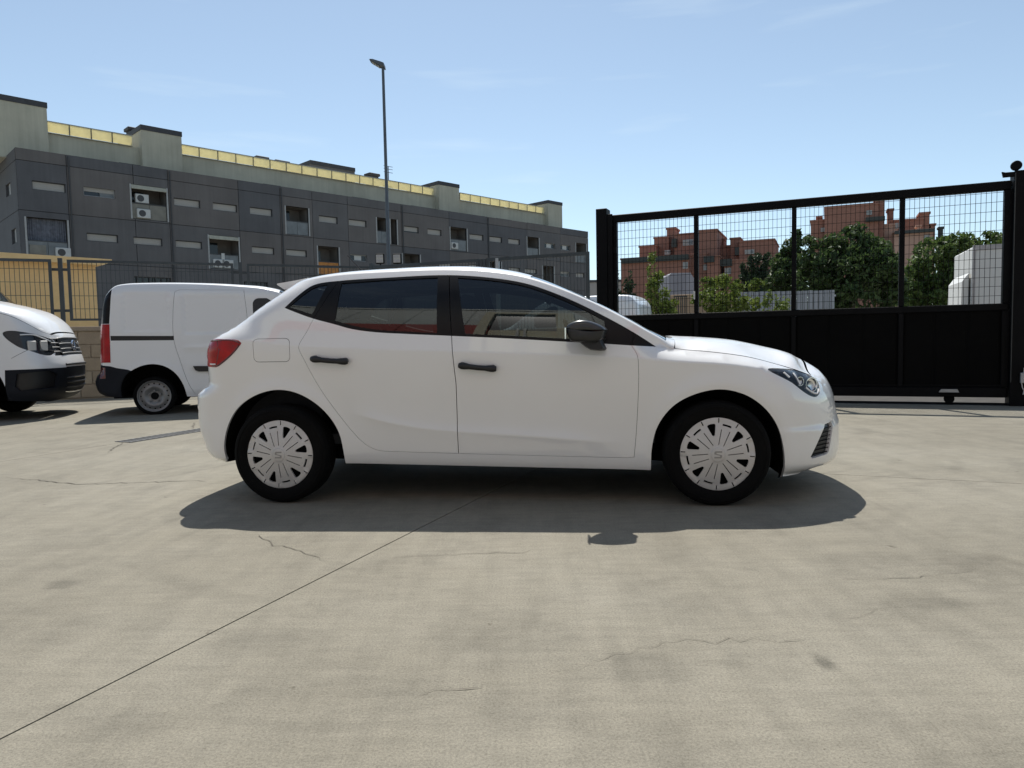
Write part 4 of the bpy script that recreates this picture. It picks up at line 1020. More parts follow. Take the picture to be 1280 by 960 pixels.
    def region(i, j, w, c):
        k = min(j, w-2-j)
        if hood0 <= i < hood1:
            if k == 0 or i == hood0: return ''
            return 'hood'
        if hood1 <= i < hood1+1: return ''
        if ws0 <= i < ws1: return 'windshield' if k >= 3 else 'body'
        if ht0 <= i < ht1: return 'rear_window' if k >= 1 else 'body'
        if i > ht1:
            if .836 < c[2] < .975 and abs(c[1]) > .40: return 'tail_lamp' if c[1] < 0 else 'tail_lamp@L'
            return 'body'
        if i < hood0:
            if .50 < c[2] < .66 and abs(c[1]) < .25: return 'grille'
            if .22 < c[2] < .36 and abs(c[1]) < .25: return 'grille'
        return 'body'
    sh.wrap(region, recess={'windshield': .004, 'rear_window': .004})
    body = sh.emit('body', 'body', M['paint'], root, ('body@L',))
    hood = sh.emit('hood', 'hood', M['paint_hood'], root)
    ws = sh.emit('windshield', 'windshield', M['glass'], root)
    rw = sh.emit('rear_window', 'rear_window', M['glass'], root)
    sh.emit('grille', 'grille', M['black'], root)
    for L_ in ('', '@L'):
        d1 = sh.emit('rear_door'+L_, 'rear_door', M['paint'], root); d2 = sh.emit('front_door'+L_, 'front_door', M['paint'], root)
        sh.emit('rear_trim'+L_, 'window_trim', M['gloss_black'], d1); sh.emit('front_trim'+L_, 'window_trim', M['gloss_black'], d2)
        sh.emit('rear_glass'+L_, 'window_pane', M['glass'], d1); sh.emit('front_glass'+L_, 'window_pane', M['glass'], d2)
        qt = sh.emit('quarter_trim'+L_, 'quarter_window', M['gloss_black'], root); sh.emit('quarter_glass'+L_, 'window_pane', M['glass'], qt); sh.emit('sail'+L_, 'corner_trim', M['gloss_black'], root)
        tlm = sh.emit('tail_lamp'+L_, 'tail_lamp', M['red_lens'], root)
        sh.emit('fog'+L_, 'fog_grille', M['black'], root)
        sh.emit('fuel_flap'+L_, 'fuel_flap', M['paint'], root) if L_ == '' else sh.emit('fuel_flap'+L_, 'side_panel', M['paint'], root)
        sh.emit('rear_reflector'+L_, 'rear_reflector', M['dark_red_lens'], root)
        hlm = sh.emit('headlamp'+L_, 'headlamp', M['lamp_glass'], root)
        sg = 1 if L_ == '' else -1
        def on(x, z, out=0.): return (x, -sg*(float(W(np.array([x]), np.array([z]))[0])+out), z)
        # lamp innards
        mb = MB(); V, T, P3, N, lab = sh.side_data
        t = T[lab == 'headlamp']; us = np.unique(t); mp = -np.ones(len(V), int); mp[us] = np.arange(len(us))
        Q = P3[us]-N[us]*.022; mb.add(Q*np.array([1, sg, 1]), [tuple(x) for x in mp[t]])
        mb.build('lamp_housing', M['lamp_dark'], hlm)
        mb = MB()
        for (px_, pz_, r) in ((1.835, .668, .042), (1.757, .692, .026)):
            c = Vector(on(px_, pz_, -.012)); nn = Vector((.45, -sg*.88, .05)).normalized()
            q = nn.to_track_quat('Z', 'Y').to_matrix()
            prof = [(r, .004), (r*.93, .004), (r*.8, -.006), (r*.45, -.010), (0.0005, -.010)]
            nn_ = 18; vs = []; fs = []
            for (a, b) in prof:
                for k in range(nn_): vs.append(c+q @ Vector((a*math.cos(2*PI*k/nn_), a*math.sin(2*PI*k/nn_), b)))
            for i in range(len(prof)-1):
                for k in range(nn_): fs.append((i*nn_+k, i*nn_+(k+1) % nn_, (i+1)*nn_+(k+1) % nn_, (i+1)*nn_+k))
            mb.add(vs, fs)
        mb.build('lamp_reflector', M['chrome'], hlm, True)
        mb = MB()
        for pts in ([(1.725, .737), (1.742, .70), (1.752, .675)], [(1.79, .655), (1.83, .628), (1.868, .618), (1.884, .64)], [(1.66, .745), (1.69, .717)]):
            mb.tube([on(a, b, -.008) for a, b in catmull(pts, .02)], .0065, 6)
        mb.build('light_strip', M['strip_white'], hlm, True)
        # tail lamp: raised dark edge and inner bars
        mb = MB()
        mb.tube([on(a, b, .001) for a, b in catmull([(-1.70, .835), (-1.668, .834), (-1.640, .846), (-1.512, .955), (-1.505, .968), (-1.52, .979), (-1.66, .989), (-1.72, .985)], .02)], .0055, 6)
        mb.build('lamp_rim', M['dark_red_lens'], tlm, True)
        mb = MB()
        mb.tube([on(a, b, .0) for a, b in ((-1.655, .985), (-1.640, .93), (-1.668, .84))], .004, 5)
        mb.tube([on(a, b, .0) for a, b in ((-1.640, .93), (-1.54, .957))], .003, 5)
        mb.build('lamp_bar', M['dark_red_lens'], tlm, True)
        mb = MB(); mb.tube([on(a, b, .001) for a, b in ((-1.715, .846), (-1.69, .845), (-1.672, .846))], .005, 6); mb.build('reversing_light', M['strip_white'], tlm, True)
        # fog grille honeycomb bars
        mb = MB()
        for k in range(7):
            f = k/7; xa, xb = 1.83+.083*f, 1.95+.03*f; z = .27+.165*f
            mb.tube([on(xa, z, -.014), on(xb, z+.004, -.014)], .0028, 5)
        fgo = mb.build('grille_bar', M['dark'], root, True)
        # door handles: bar on two feet over a shallow cup
        for (x0_, x1_, za, zb, door) in ((-1.055, -.832, .872, .852, d1), (-.172, .044, .820, .797, d2)):
            mb = MB(); n = 14
            for k in range(n): pass
            pts = []; rs = []
            for k in range(n+1):
                f = k/n; x = x0_+(x1_-x0_)*f; z = za+(zb-za)*f
                e = abs(2*f-1)
                pts.append(on(x, z-.003-.003*(1-e), .020+.008*(1-e**4))); rs.append(.0205*(.76+.24*sstep(.40, .72, e)) * (1 if 0 < k < n else .72))
            mb.tube(pts, rs, 12)
            for f in (.09, .91):
                x = x0_+(x1_-x0_)*f; z = za+(zb-za)*f
                mb.tube([on(x, z, -.004), on(x, z, .02)], .018, 12)
            mb.build('handle', M['black'], door, True, 60)
            mb = MB(); n = 20; xm, zm = (x0_+x1_)/2, (za+zb)/2-.004
            vs = [on(xm, zm, .0012)]+[on(xm+.066*math.cos(2*PI*k/n), zm+.026*math.sin(2*PI*k/n)-.09*.066*math.cos(2*PI*k/n), .0012) for k in range(n)]
            mb.add(vs, [(0, 1+k, 1+(k+1) % n) for k in range(n)]); mb.build('handle_cup', M['paint_cup'], door, True)
        # mirror
        def sec(pl, y, k, cx, cz): return [(cx+(a-cx)*k, y, cz+(b-cz)*k) for a, b in pl]
        capu = catmull([(.452, 1.022), (.475, 1.043), (.52, 1.058), (.56, 1.058), (.61, 1.043), (.66, 1.016), (.672, 1.004), (.652, 1.000), (.55, 1.003), (.46, 1.012)], .02, True)
        capl = catmull([(.452, 1.012), (.55, 1.003), (.655, .998), (.668, 1.0), (.660, .980), (.650, .955), (.62, .935), (.54, .938), (.475, .948), (.462, .975)], .02, True)
        def blob(pl, prof, cx, cz):
            mb = MB(); n = len(pl)
            for (y, k, dx) in prof: mb.v += [(a+dx, -sg*y, b) for a, y_, b in sec(pl, y, k, cx, cz)]
            m_ = len(prof)
            for i in range(m_-1):
                for k in range(n): mb.f.append((i*n+k, i*n+(k+1) % n, (i+1)*n+(k+1) % n, (i+1)*n+k))
            mb.f += [tuple(range(n)), tuple(range((m_-1)*n, m_*n))]; mb.m = [0]*len(mb.f); return mb
        prof = [(.875, .86, .02), (.90, .97, .012), (.935, 1.0, 0), (.98, 1.0, -.002), (1.005, .965, -.004), (1.015, .88, -.004), (1.022, .72, -.004), (1.026, .45, -.003)]
        mh = blob(capl, prof, .56, .99).build('mirror', M['mirror_cap'], root, True, 60)
        blob(capu, [(a, b, c) for a, b, c in prof], .56, 1.010).build('mirror_cap', M['mirror_skylit'], mh, True, 60)
        st = catmull([(.52, .950), (.60, .958), (.645, .955), (.660, .925), (.673, .90), (.664, .889), (.61, .889), (.585, .893)], .03, True)
        blob(st, [(.80, 1., 0), (.90, 1.0, 0), (.955, .97, -.004), (.985, .8, -.01)], .61, .93).build('mirror_stalk', M['black'], mh, True, 60)
        mb = MB(); mb.cbox(.445, .452, min(-sg*.90, -sg*1.04), max(-sg*.90, -sg*1.04), .955, 1.02, .003); mb.build('mirror_glass', M['chrome'], mh)
        # wheel arch liners
        for arc in (ra, fa):
            mb = MB(); n = len(arc); yo = W(arc[:, 0], arc[:, 1])-.02
            vs = [(a[0], -sg*yo[k], a[1]) for k, a in enumerate(arc)]+[(a[0], -sg*.46, a[1]) for a in arc]
            fs = [(k, k+1, n+k+1, n+k) for k in range(n-1)]+[tuple(range(n, 2*n))]
            mb.add(vs, fs); mb.build('wheel_arch', M['dark'], root)
        # sill lower lip, mud flap clip
    sh.liner(.045, ['quarter_glass', 'rear_glass', 'front_glass', 'quarter_trim', 'rear_trim', 'front_trim', 'sail', 'headlamp'], root, 'inner_panel', M['dark'])
    mb = MB()
    mb.box(-1.70, 1.85, -.44, .44, .20, .30); mb.box(-.87, .89, -.70, .70, .235, .29); mb.box(1.67, 1.86, -.60, .60, .185, .26); mb.box(-1.82, -1.66, -.66, .66, .25, .34)
    mb.build('underbody', M['dark'], root)
    # spoiler over the rear window
    zs = [(-1.19, 1.372), (-1.28, 1.362), (-1.37, 1.354), (-1.462, 1.346), (-1.466, 1.339), (-1.40, 1.306), (-1.30, 1.316), (-1.2, 1.33)]
    mb = MB(); n = len(zs); ys = np.linspace(-1, 1, 15)
    for yv in ys:
        for (a, b) in zs:
            k = (a+1.19)/-.24; mb.v.append((a+.05*k*abs(yv)**3, yv*(.565-.03*k), b+.030*(1-yv*yv)))
    for i in range(len(ys)-1):
        for k in range(n): mb.f.append((i*n+k, (i+1)*n+k, (i+1)*n+(k+1) % n, i*n+(k+1) % n))
    mb.f += [tuple(range(n)), tuple(range((len(ys)-1)*n, len(ys)*n))]; mb.m = [0]*len(mb.f)
    mb.build('roof_spoiler', M['paint'], root, True, 40)
    # aerial
    mb = MB(); mb.tube([(-.985, -.0, 1.425), (-1.0, -.0, 1.44), (-1.12, 0, 1.575)], [.009, .006, .0035], 8); mb.tube([(-.955, 0, 1.418), (-1.01, 0, 1.432)], .016, 8)
    mb.build('aerial', M['black'], root, True)
    # cabin
    mb = MB()
    mb.box(-1.60, .95, -.72, .72, .34, .40)
    mb.prism([(.55, .45), (.80, .45), (.98, .80), (.92, .885), (.62, .90), (.50, .84)], -.66, .66)
    mb.box(-1.62, -1.10, -.62, .62, .42, .82)
    mb.build('cabin_floor', M['seat'], root)
    for (x, y) in ((-.02, -.36), (-.02, .36), (-.86, -.36), (-.86, .36)):
        mb = MB()
        cu = catmull([(x+.48, .52), (x+.46, .60), (x+.1, .58), (x-.06, .60), (x-.24, 1.10), (x-.29, 1.13), (x-.35, 1.09), (x-.22, .60), (x-.18, .46), (x+.4, .44)], .06, True)
        mb.prism([tuple(c) for c in cu], y-.25, y+.25)
        hr = catmull([(x-.27, 1.14), (x-.25, 1.22), (x-.27, 1.29), (x-.33, 1.29), (x-.36, 1.22), (x-.35, 1.14)], .04, True)
        mb.prism([tuple(c) for c in hr], y-.13, y+.13)
        mb.build('seat', M['seat'], root, True, 40)
    mb = MB(); mb.lathe([(.178, -.014), (.192, 0), (.178, .014), (.164, 0), (.178, -.014)], 28, (0, 0, 0), 'x'); mb.box(-.01, .012, -.17, .17, -.02, .03)
    mb.build('steering_wheel', M['black'], root, True, loc=(.46, .36, .93), rot=(0, math.radians(-24), 0))
    for zi in (0,):
        mb = MB(); mb.cbox(.28, .31, -.12, .12, 1.20, 1.26, .01); mb.tube([(.31, 0, 1.23), (.36, 0, 1.27)], .010, 6); mb.build('cabin_mirror', M['black'], root)
    # wheels
    def wheel(x, sg, phase):
        w = empty('wheel', (x, -sg*.772, HUB)); w.parent = root; w.rotation_euler = (0, 0, 0 if sg == 1 else PI)
        mb = MB()
        R = .2975
        mb.lathe([(.200, -.070), (.207, -.083), (.222, -.0925), (.250, -.0955), (.262, -.0945), (.2625, -.0965), (.268, -.0965), (.2685, -.094), (.283, -.087), (.2925, -.074), (R, -.055), (R, -.034), (R-.007, -.033), (R-.007, -.028), (R, -.027), (R, -.004), (R-.007, -.003), (R-.007, .003), (R, .004), (R, .027), (R-.007, .028), (R-.007, .033), (R, .034), (R, .055), (.2925, .074), (.27, .092), (.222, .0925), (.200, .07)], 64)
        mb.build('tyre', M['rubber'], w, True, 28)
        mb = MB(); mb.lathe([(.207, -.078), (.200, -.079), (.190, -.045), (.186, .06), (.205, .075)], 40); mb.lathe([(.188, -.046), (.06, -.052), (.0005, -.052)], 40)
        mb.build('rim', M['dark'], w, True, 40)
        # hubcap
        Rc = .2055
        circ = np.array([(Rc*math.cos(2*PI*k/90), Rc*math.sin(2*PI*k/90)) for k in range(90)])
        holes = []
        def pol(r, a): return (r*Rc*math.cos(a), r*Rc*math.sin(a))
        for k in range(6):
            a = phase+k*PI/3
            def loc(r, tq): return (Rc*(r*math.cos(a)-tq*math.sin(a)), Rc*(r*math.sin(a)+tq*math.cos(a)))
            holes.append([loc(.53, -.035), loc(.80, -.115), loc(.835, -.085), loc(.845, 0), loc(.835, .085), loc(.80, .115), loc(.53, .035), loc(.51, 0)])
            b = a+PI/6
            def locb(r, tq): return (Rc*(r*math.cos(b)-tq*math.sin(b)), Rc*(r*math.sin(b)+tq*math.cos(b)))
            for e in (-1, 1):
                q = [locb(.26, e*.058), locb(.68, e*.105), locb(.68, e*.128), locb(.26, e*.078)]
                holes.append(q if e < 0 else q[::-1])
            arc = [pol(.79, b+t) for t in np.linspace(-.15, .15, 6)]+[pol(.84, b+t) for t in np.linspace(.15, -.15, 6)]
            holes.append(arc)
            for e in (-.245, .245):
                holes.append([pol(.86, a+e-.016), pol(.985, a+e-.016), pol(.985, a+e+.016), pol(.86, a+e+.016)])
        holes = [dens(h_, .012, True) for h_ in holes]
        V, T = cdt(holes, [], .014, circ)
        c = V[T].mean(1); inh = np.zeros(len(T), bool)
        for h_ in holes: inh |= pip(c, h_)
        T = T[~inh]
        rr = np.hypot(V[:, 0], V[:, 1])/Rc; an = np.arctan2(V[:, 1], V[:, 0])-phase
        dome = .022*(1-rr**2)+.004*np.exp(-((rr-.96)/.05)**2)-.0035*sstep(.80, .86, rr)*(np.cos(an*6) < -.45)
        dome += .004*sstep(.24, .16, rr)
        us = np.unique(T); mp = -np.ones(len(V), int); mp[us] = np.arange(len(us))
        P3 = np.stack([V[us, 0], -.082-dome[us], V[us, 1]], 1); T2 = mp[T]
        mb = MB(); mb.add(P3, [tuple(t) for t in T2])
        cnt = {}
        for t in T2:
            for e in ((t[0], t[1]), (t[1], t[2]), (t[2], t[0])): cnt.setdefault((min(e), max(e)), []).append(e)
        for e in cnt.values():
            if len(e) == 1:
                a_, b_ = P3[e[0][0]], P3[e[0][1]]; o = np.array([0, .012, 0]); mb.add([a_, b_, b_+o, a_+o], [(0, 1, 2, 3)])
        hc = mb.build('hubcap', M['hubcap'], w, True, 30)
        mb = MB(); mb.lathe([(.041, -.080), (.041, -.1045), (.0385, -.107), (.034, -.1075), (.0335, -.1055), (.0005, -.1055)], 32)
        mb.build('centre_cap', M['hubcap'], w, True, 30); mb = MB()
        # letter S emblem: upper and lower hooks with a slanted cut between them
        def bar(pl): mb.prism([(a*.021, b*.021) for a, b in pl], -.1090, -.1050)
        m_ = -1
        S1 = [(-1., .1), (-1., .62), (-.7, .95), (1., .95), (1., .55), (-.45, .55), (-.45, .25)]
        bar([(a, b) for a, b in S1]); bar([(-a, -b) for a, b in S1]); bar([(-1., .1), (-.45, .25), (1., -.1), (.45, -.25)])
        mb.build('emblem', M['emblem'], w, True, 30)
        return w
    wheel(-AX, 1, math.radians(12)); wheel(AX, 1, math.radians(42)); wheel(-AX, -1, .3); wheel(AX, -1, .9)
    return root
M['lamp_dark'] = mat('lamp_housing_grey', (.035, .037, .04), .3, var=.2)
M['strip_white'] = mat('white_light_strip', (.78, .80, .82), .25, var=.03)
M['paint_cup'] = M['paint']
M['hubcap_core'] = M['hubcap']
M['mirror_skylit'] = mat('mirror_cap_black_skylit', (.022, .023, .025), .3, var=.08, coat=.4, coat_r=.2)  # same black plastic, lightened to stand for sky reflected on the upper shell
build_hatchback()
# ============================================================ the white vans
M['red_lens_van'] = mat('van_tail_lamp_red', (.34, .004, .005), .3, var=.25, scale=9, coat=.4, spec=.2)
def steel_wheel(root, x, ys, sg, R, rr, hub, width=.19):
    w = empty('wheel', (x, -sg*ys, hub)); w.parent = root; w.rotation_euler = (0, 0, 0 if sg == 1 else PI)
    h = width/2; mb = MB()
    mb.lathe([(rr-.005, -h+.03), (rr+.004, -h+.006), (rr+.02, -h), (R-.03, -h+.001), (R-.012, -h+.012), (R, -h+.035), (R, -.01), (R-.006, -.008), (R-.006, .0), (R, .002), (R, h-.03), (R-.02, h), (rr, h)], 48)
    mb.build('tyre', M['rubber'], w, True, 28)
    mb = MB(); mb.lathe([(rr, -h+.012), (rr-.006, -h+.008), (rr-.014, -h+.012), (rr-.018, -h+.045), (rr-.03, -h+.05), (rr-.03, h)], 40)
    r0 = rr-.022
    circ = np.array([(r0*math.cos(2*PI*k/64), r0*math.sin(2*PI*k/64)) for k in range(64)]); holes = []
    for k in range(16):
        a = 2*PI*k/16; rc = rr*.80
        holes.append(dens([(rc*math.cos(a)+.011*math.cos(t), rc*math.sin(a)+.011*math.sin(t)) for t in np.linspace(0, 2*PI, 8, False)], .02, True))
    hub_h = [(rr*.24*math.cos(t), rr*.24*math.sin(t)) for t in np.linspace(0, 2*PI, 14, False)]
    holes.append(np.array(hub_h))
    V, T = cdt(holes, [], .022, circ); c = V[T].mean(1); ih = np.zeros(len(T), bool)
    for q in holes: ih |= pip(c, q)
    T = T[~ih]; q = np.hypot(V[:, 0], V[:, 1])/rr
    dep = -h+.05-.022*np.exp(-((q-.62)/.13)**2)+.012*sstep(.45, .36, q)
    mb.add(np.stack([V[:, 0], dep, V[:, 1]], 1), [tuple(t) for t in T])
    rim = mb.build('rim', M['steel'], w, True, 40)
    mb = MB(); mb.lathe([(rr-.01, -h+.09), (.0005, -h+.09)], 24); mb.lathe([(rr*.23, -h+.06), (rr*.2, -h+.035), (.0005, -h+.032)], 18); mb.build('hub', M['dark'], w)
    for k in range(5):
        a = 2*PI*k/5+.3; mb = MB(); mb.lathe([(.012, -h+.06), (.012, -h+.025), (.0005, -h+.022)], 8, (rr*.34*math.cos(a), 0, rr*.34*math.sin(a))); mb.build('wheel_bolt', M['steel'], w)
    return w
def van_arch(root, arc, W, inner=.45):
    for sg in (1, -1):
        mb = MB(); n = len(arc); yo = W(arc[:, 0], arc[:, 1])-.02
        mb.add([(a[0], -sg*yo[k], a[1]) for k, a in enumerate(arc)]+[(a[0], -sg*inner, a[1]) for a in arc], [(k, k+1, n+k+1, n+k) for k in range(n-1)]+[tuple(range(n, 2*n))])
        mb.build('wheel_arch', M['dark'], root)

def build_panel_van():
    c = G(192.8, 518.5); ang = math.radians(16.5); YW = .905
    d = np.array([math.cos(ang), math.sin(ang)]); nl = np.array([-d[1], d[0]])
    o = c[:2]+nl*YW
    root = empty('panel_van', (float(o[0]), float(o[1]), 0), ang, 'white panel van with steel wheels and black side rail parked by the block wall', 'van')
    xr = pchip([.2, .28, .35, .47, .55, .62, .74, 1.28, 1.575, 1.71, 1.80, 1.9], [-.58, -.66, -.74, -.765, -.75, -.70, -.69, -.662, -.625, -.585, -.53, -.45])
    xf = pchip([.2, .3, .6, .85, .95, 1.05, 1.15, 1.4, 1.7, 1.9], [3.30, 3.42, 3.50, 3.46, 3.35, 3.15, 2.95, 2.65, 2.25, 2.0])
    def srect(x, z, a, b, c_, d_, r=.05): return sstep(a, a+r, x)*sstep(b, b-r, x)*sstep(c_, c_+r, z)*sstep(d_, d_-r, z)
    def W(x, z):
        x = np.asarray(x, float); z = np.asarray(z, float)
        y = .90+.008*sstep(.3, .75, z)-.03*sstep(1.1, 1.62, z)-.085*np.clip((z-1.58)/.26, 0, 1.2)**2-.02*sstep(.34, .22, z)
        y = y-.017*srect(x, z, -.36, .27, 1.17, 1.71, .05)-.017*srect(x, z, .41, 1.22, 1.10, 1.70, .05)
        y = y+.012*np.exp(-((z-.93)/.035)**2)*sstep(.36, .5, x)
        y = y+.012*np.exp(-((np.hypot(x, z-.25)-.46)/.05)**2)
        X = np.clip((x-(xf(z)-.7))/.7, 0, .99); y = y*(1-X**2.6)**(1/2.6)
        X = np.clip(((xr(z)+.16)-x)/.16, 0, .97); y = y*(1-X**4)**.25
        return np.maximum(y, .03)
    chain = [(3.20, .28, .1), (3.32, .45, .14), (3.34, .62, .15), (3.28, .86, .14), (3.10, .985, .1), (2.72, 1.10, .1), (2.45, 1.27, .1), (2.1, 1.50, .1), (1.80, 1.68, .09), (1.55, 1.76, .07), (1.206, 1.80, .06), (.577, 1.838, .045), (-.064, 1.838, .042), (-.33, 1.822, .04), (-.43, 1.795, .04), (-.505, 1.72, .035)]
    for z in (1.6, 1.45, 1.28, 1.0, .75, .66, .57, .47, .36): chain.append((float(xr(z))+.035, z, .03))
    chain.append((-.60, .285, .02))
    ra = catmull([(-.40, .262), (-.40, .40), (-.335, .56), (-.242, .640), (-.097, .702), (.033, .714), (.177, .675), (.301, .577), (.395, .41), (.437, .24)], .04)
    fa = ra[:, :]*np.array([1, 1])+np.array([2.70, 0.])
    bottom = np.concatenate([dens([(-.59, .28), (-.40, .262)], .05)[1:-1], ra, dens([(.437, .24), (2.30, .25)], .06)[1:-1], fa, dens([(3.137, .25), (3.2, .28)], .04)[1:-1]])
    sh = Shell(W, chain, bottom, .05, .04)
    pil = dens([(-.505, 1.284), (-.462, 1.80), (-.52, 1.775), (-.58, 1.62), (-.64, 1.284)], .04, True)
    lampp = dens([(-.502, 1.277), (-.512, .75), (-.655, .75), (-.652, .9), (-.63, 1.0), (-.645, 1.277)], .04, True)
    bmp = dens([(-.85, .742), (-.517, .698), (-.44, .672), (-.30, .645), (-.20, .60), (-.36, .2), (-.85, .2)], .05, True)
    low = dens([(-.655, .69), (-.58, .68), (-.585, .53), (-.66, .53)], .04, True)
    rail = dens([(-.497, 1.118), (.302, 1.104), (.302, 1.044), (-.497, 1.052)], .05, True)
    door = np.concatenate([catmull([(.40, 1.758), (.335, 1.73), (.323, 1.66), (.300, 1.427), (.299, 1.044), (.367, .749), (.476, .393), (.544, .268)], .04), dens([(.544, .268), (1.26, .27)], .05)[1:-1], catmull([(1.26, .27), (1.285, .6), (1.286, 1.07), (1.282, 1.40), (1.252, 1.755)], .04), dens([(1.252, 1.755), (.40, 1.758)], .05)[1:-1]])
    di = inset(door, .004)
    win = dens(rrect(1.365, 1.98, 1.12, 1.635, .09), .05, True); win[:, 0] = np.minimum(win[:, 0], 1.36+ (2.62-1.36)*(1.75-win[:, 1])/.72)
    def classify(c):
        lab = np.array(['body']*len(c), dtype=object)
        lab[pip(c, door)] = ''; lab[pip(c, di)] = 'sliding_door'; lab[pip(c, rail)] = 'rail'; lab[pip(c, win)] = 'window'
        lab[pip(c, bmp)] = 'rear_bumper'; lab[pip(c, low)] = 'low_lamp'; lab[pip(c, pil)] = 'pillar'; lab[pip(c, lampp)] = 'tail_lamp'; return lab
    sh.sides([pil, lampp, bmp, low, rail, door, di, win], [], classify, {'rail': .012, 'window': .006, 'rear_bumper': -.004, 'tail_lamp': -.006}, {'sliding_door': .02, 'body': .02, 'tail_lamp': .02, 'rear_bumper': .02})
    C = sh.chain; w0 = int(np.argmin(np.hypot(C[:, 0]-2.5, C[:, 1]-1.23))); w1 = int(np.argmin(np.hypot(C[:, 0]-1.72, C[:, 1]-1.70)))
    def region(i, j, w, c):
        k = min(j, w-2-j)
        if w0 <= i < w1 and k >= 2: return 'windshield'
        if c[0] < 0 and c[2] < .70: return 'rear_bumper'
        if c[0] < 0 and 1.2 < c[2] < 1.66 and .12 < abs(c[1]) < .62: return 'rear_window'
        return 'body'
    sh.wrap(region)
    sh.emit('body', 'body', M['paint_van'], root, ('body@L',)); sh.emit('windshield', 'windshield', M['pane_dark'], root); sh.emit('rear_window', 'rear_window', M['pane_dark'], root)
    sh.emit('rear_bumper', 'rear_bumper', M['navy_plastic'], root, ('rear_bumper@L',))
    for L_ in ('', '@L'):
        sg = 1 if L_ == '' else -1
        sd_ = sh.emit('sliding_door'+L_, 'sliding_door', M['paint_van'], root); sh.emit('rail'+L_, 'door_rail', M['black'], root); sh.emit('window'+L_, 'window', M['pane_dark'], root)
        sh.emit('pillar'+L_, 'pillar_trim', M['gloss_black'], root); sh.emit('tail_lamp'+L_, 'tail_lamp', M['red_lens_van'], root); sh.emit('low_lamp'+L_, 'reflector', M['dark_red_lens'], root)
        mb = MB(); mb.prism([(.535, .672), (1.26, .655), (1.26, .585), (.61, .592), (.565, .61)], -sg*.905, -sg*.935); mb.build('side_moulding', M['black'], root)
        mb = MB(); q = catmull([(-.70, .49), (-.62, .50), (-.55, .49)], .03); mb.prism([(-.74, .50), (-.60, .515), (-.60, .44), (-.735, .43)], -sg*.50, -sg*.80); mb.build('bumper_step', M['black'], root)
    van_arch(root, ra, W); van_arch(root, fa, W)
    sh.liner(.05, ['window'], root, 'inner_panel', M['dark'])
    mb = MB(); mb.box(-.6, 3.2, -.45, .45, .22, .32); mb.box(.45, 2.28, -.84, .84, .24, .32); mb.build('underbody', M['dark'], root)
    for x in (0.008, 2.70):
        for sg in (1, -1): steel_wheel(root, x, .80, sg, .272, .222, .262)
    return root
PV = build_panel_van()

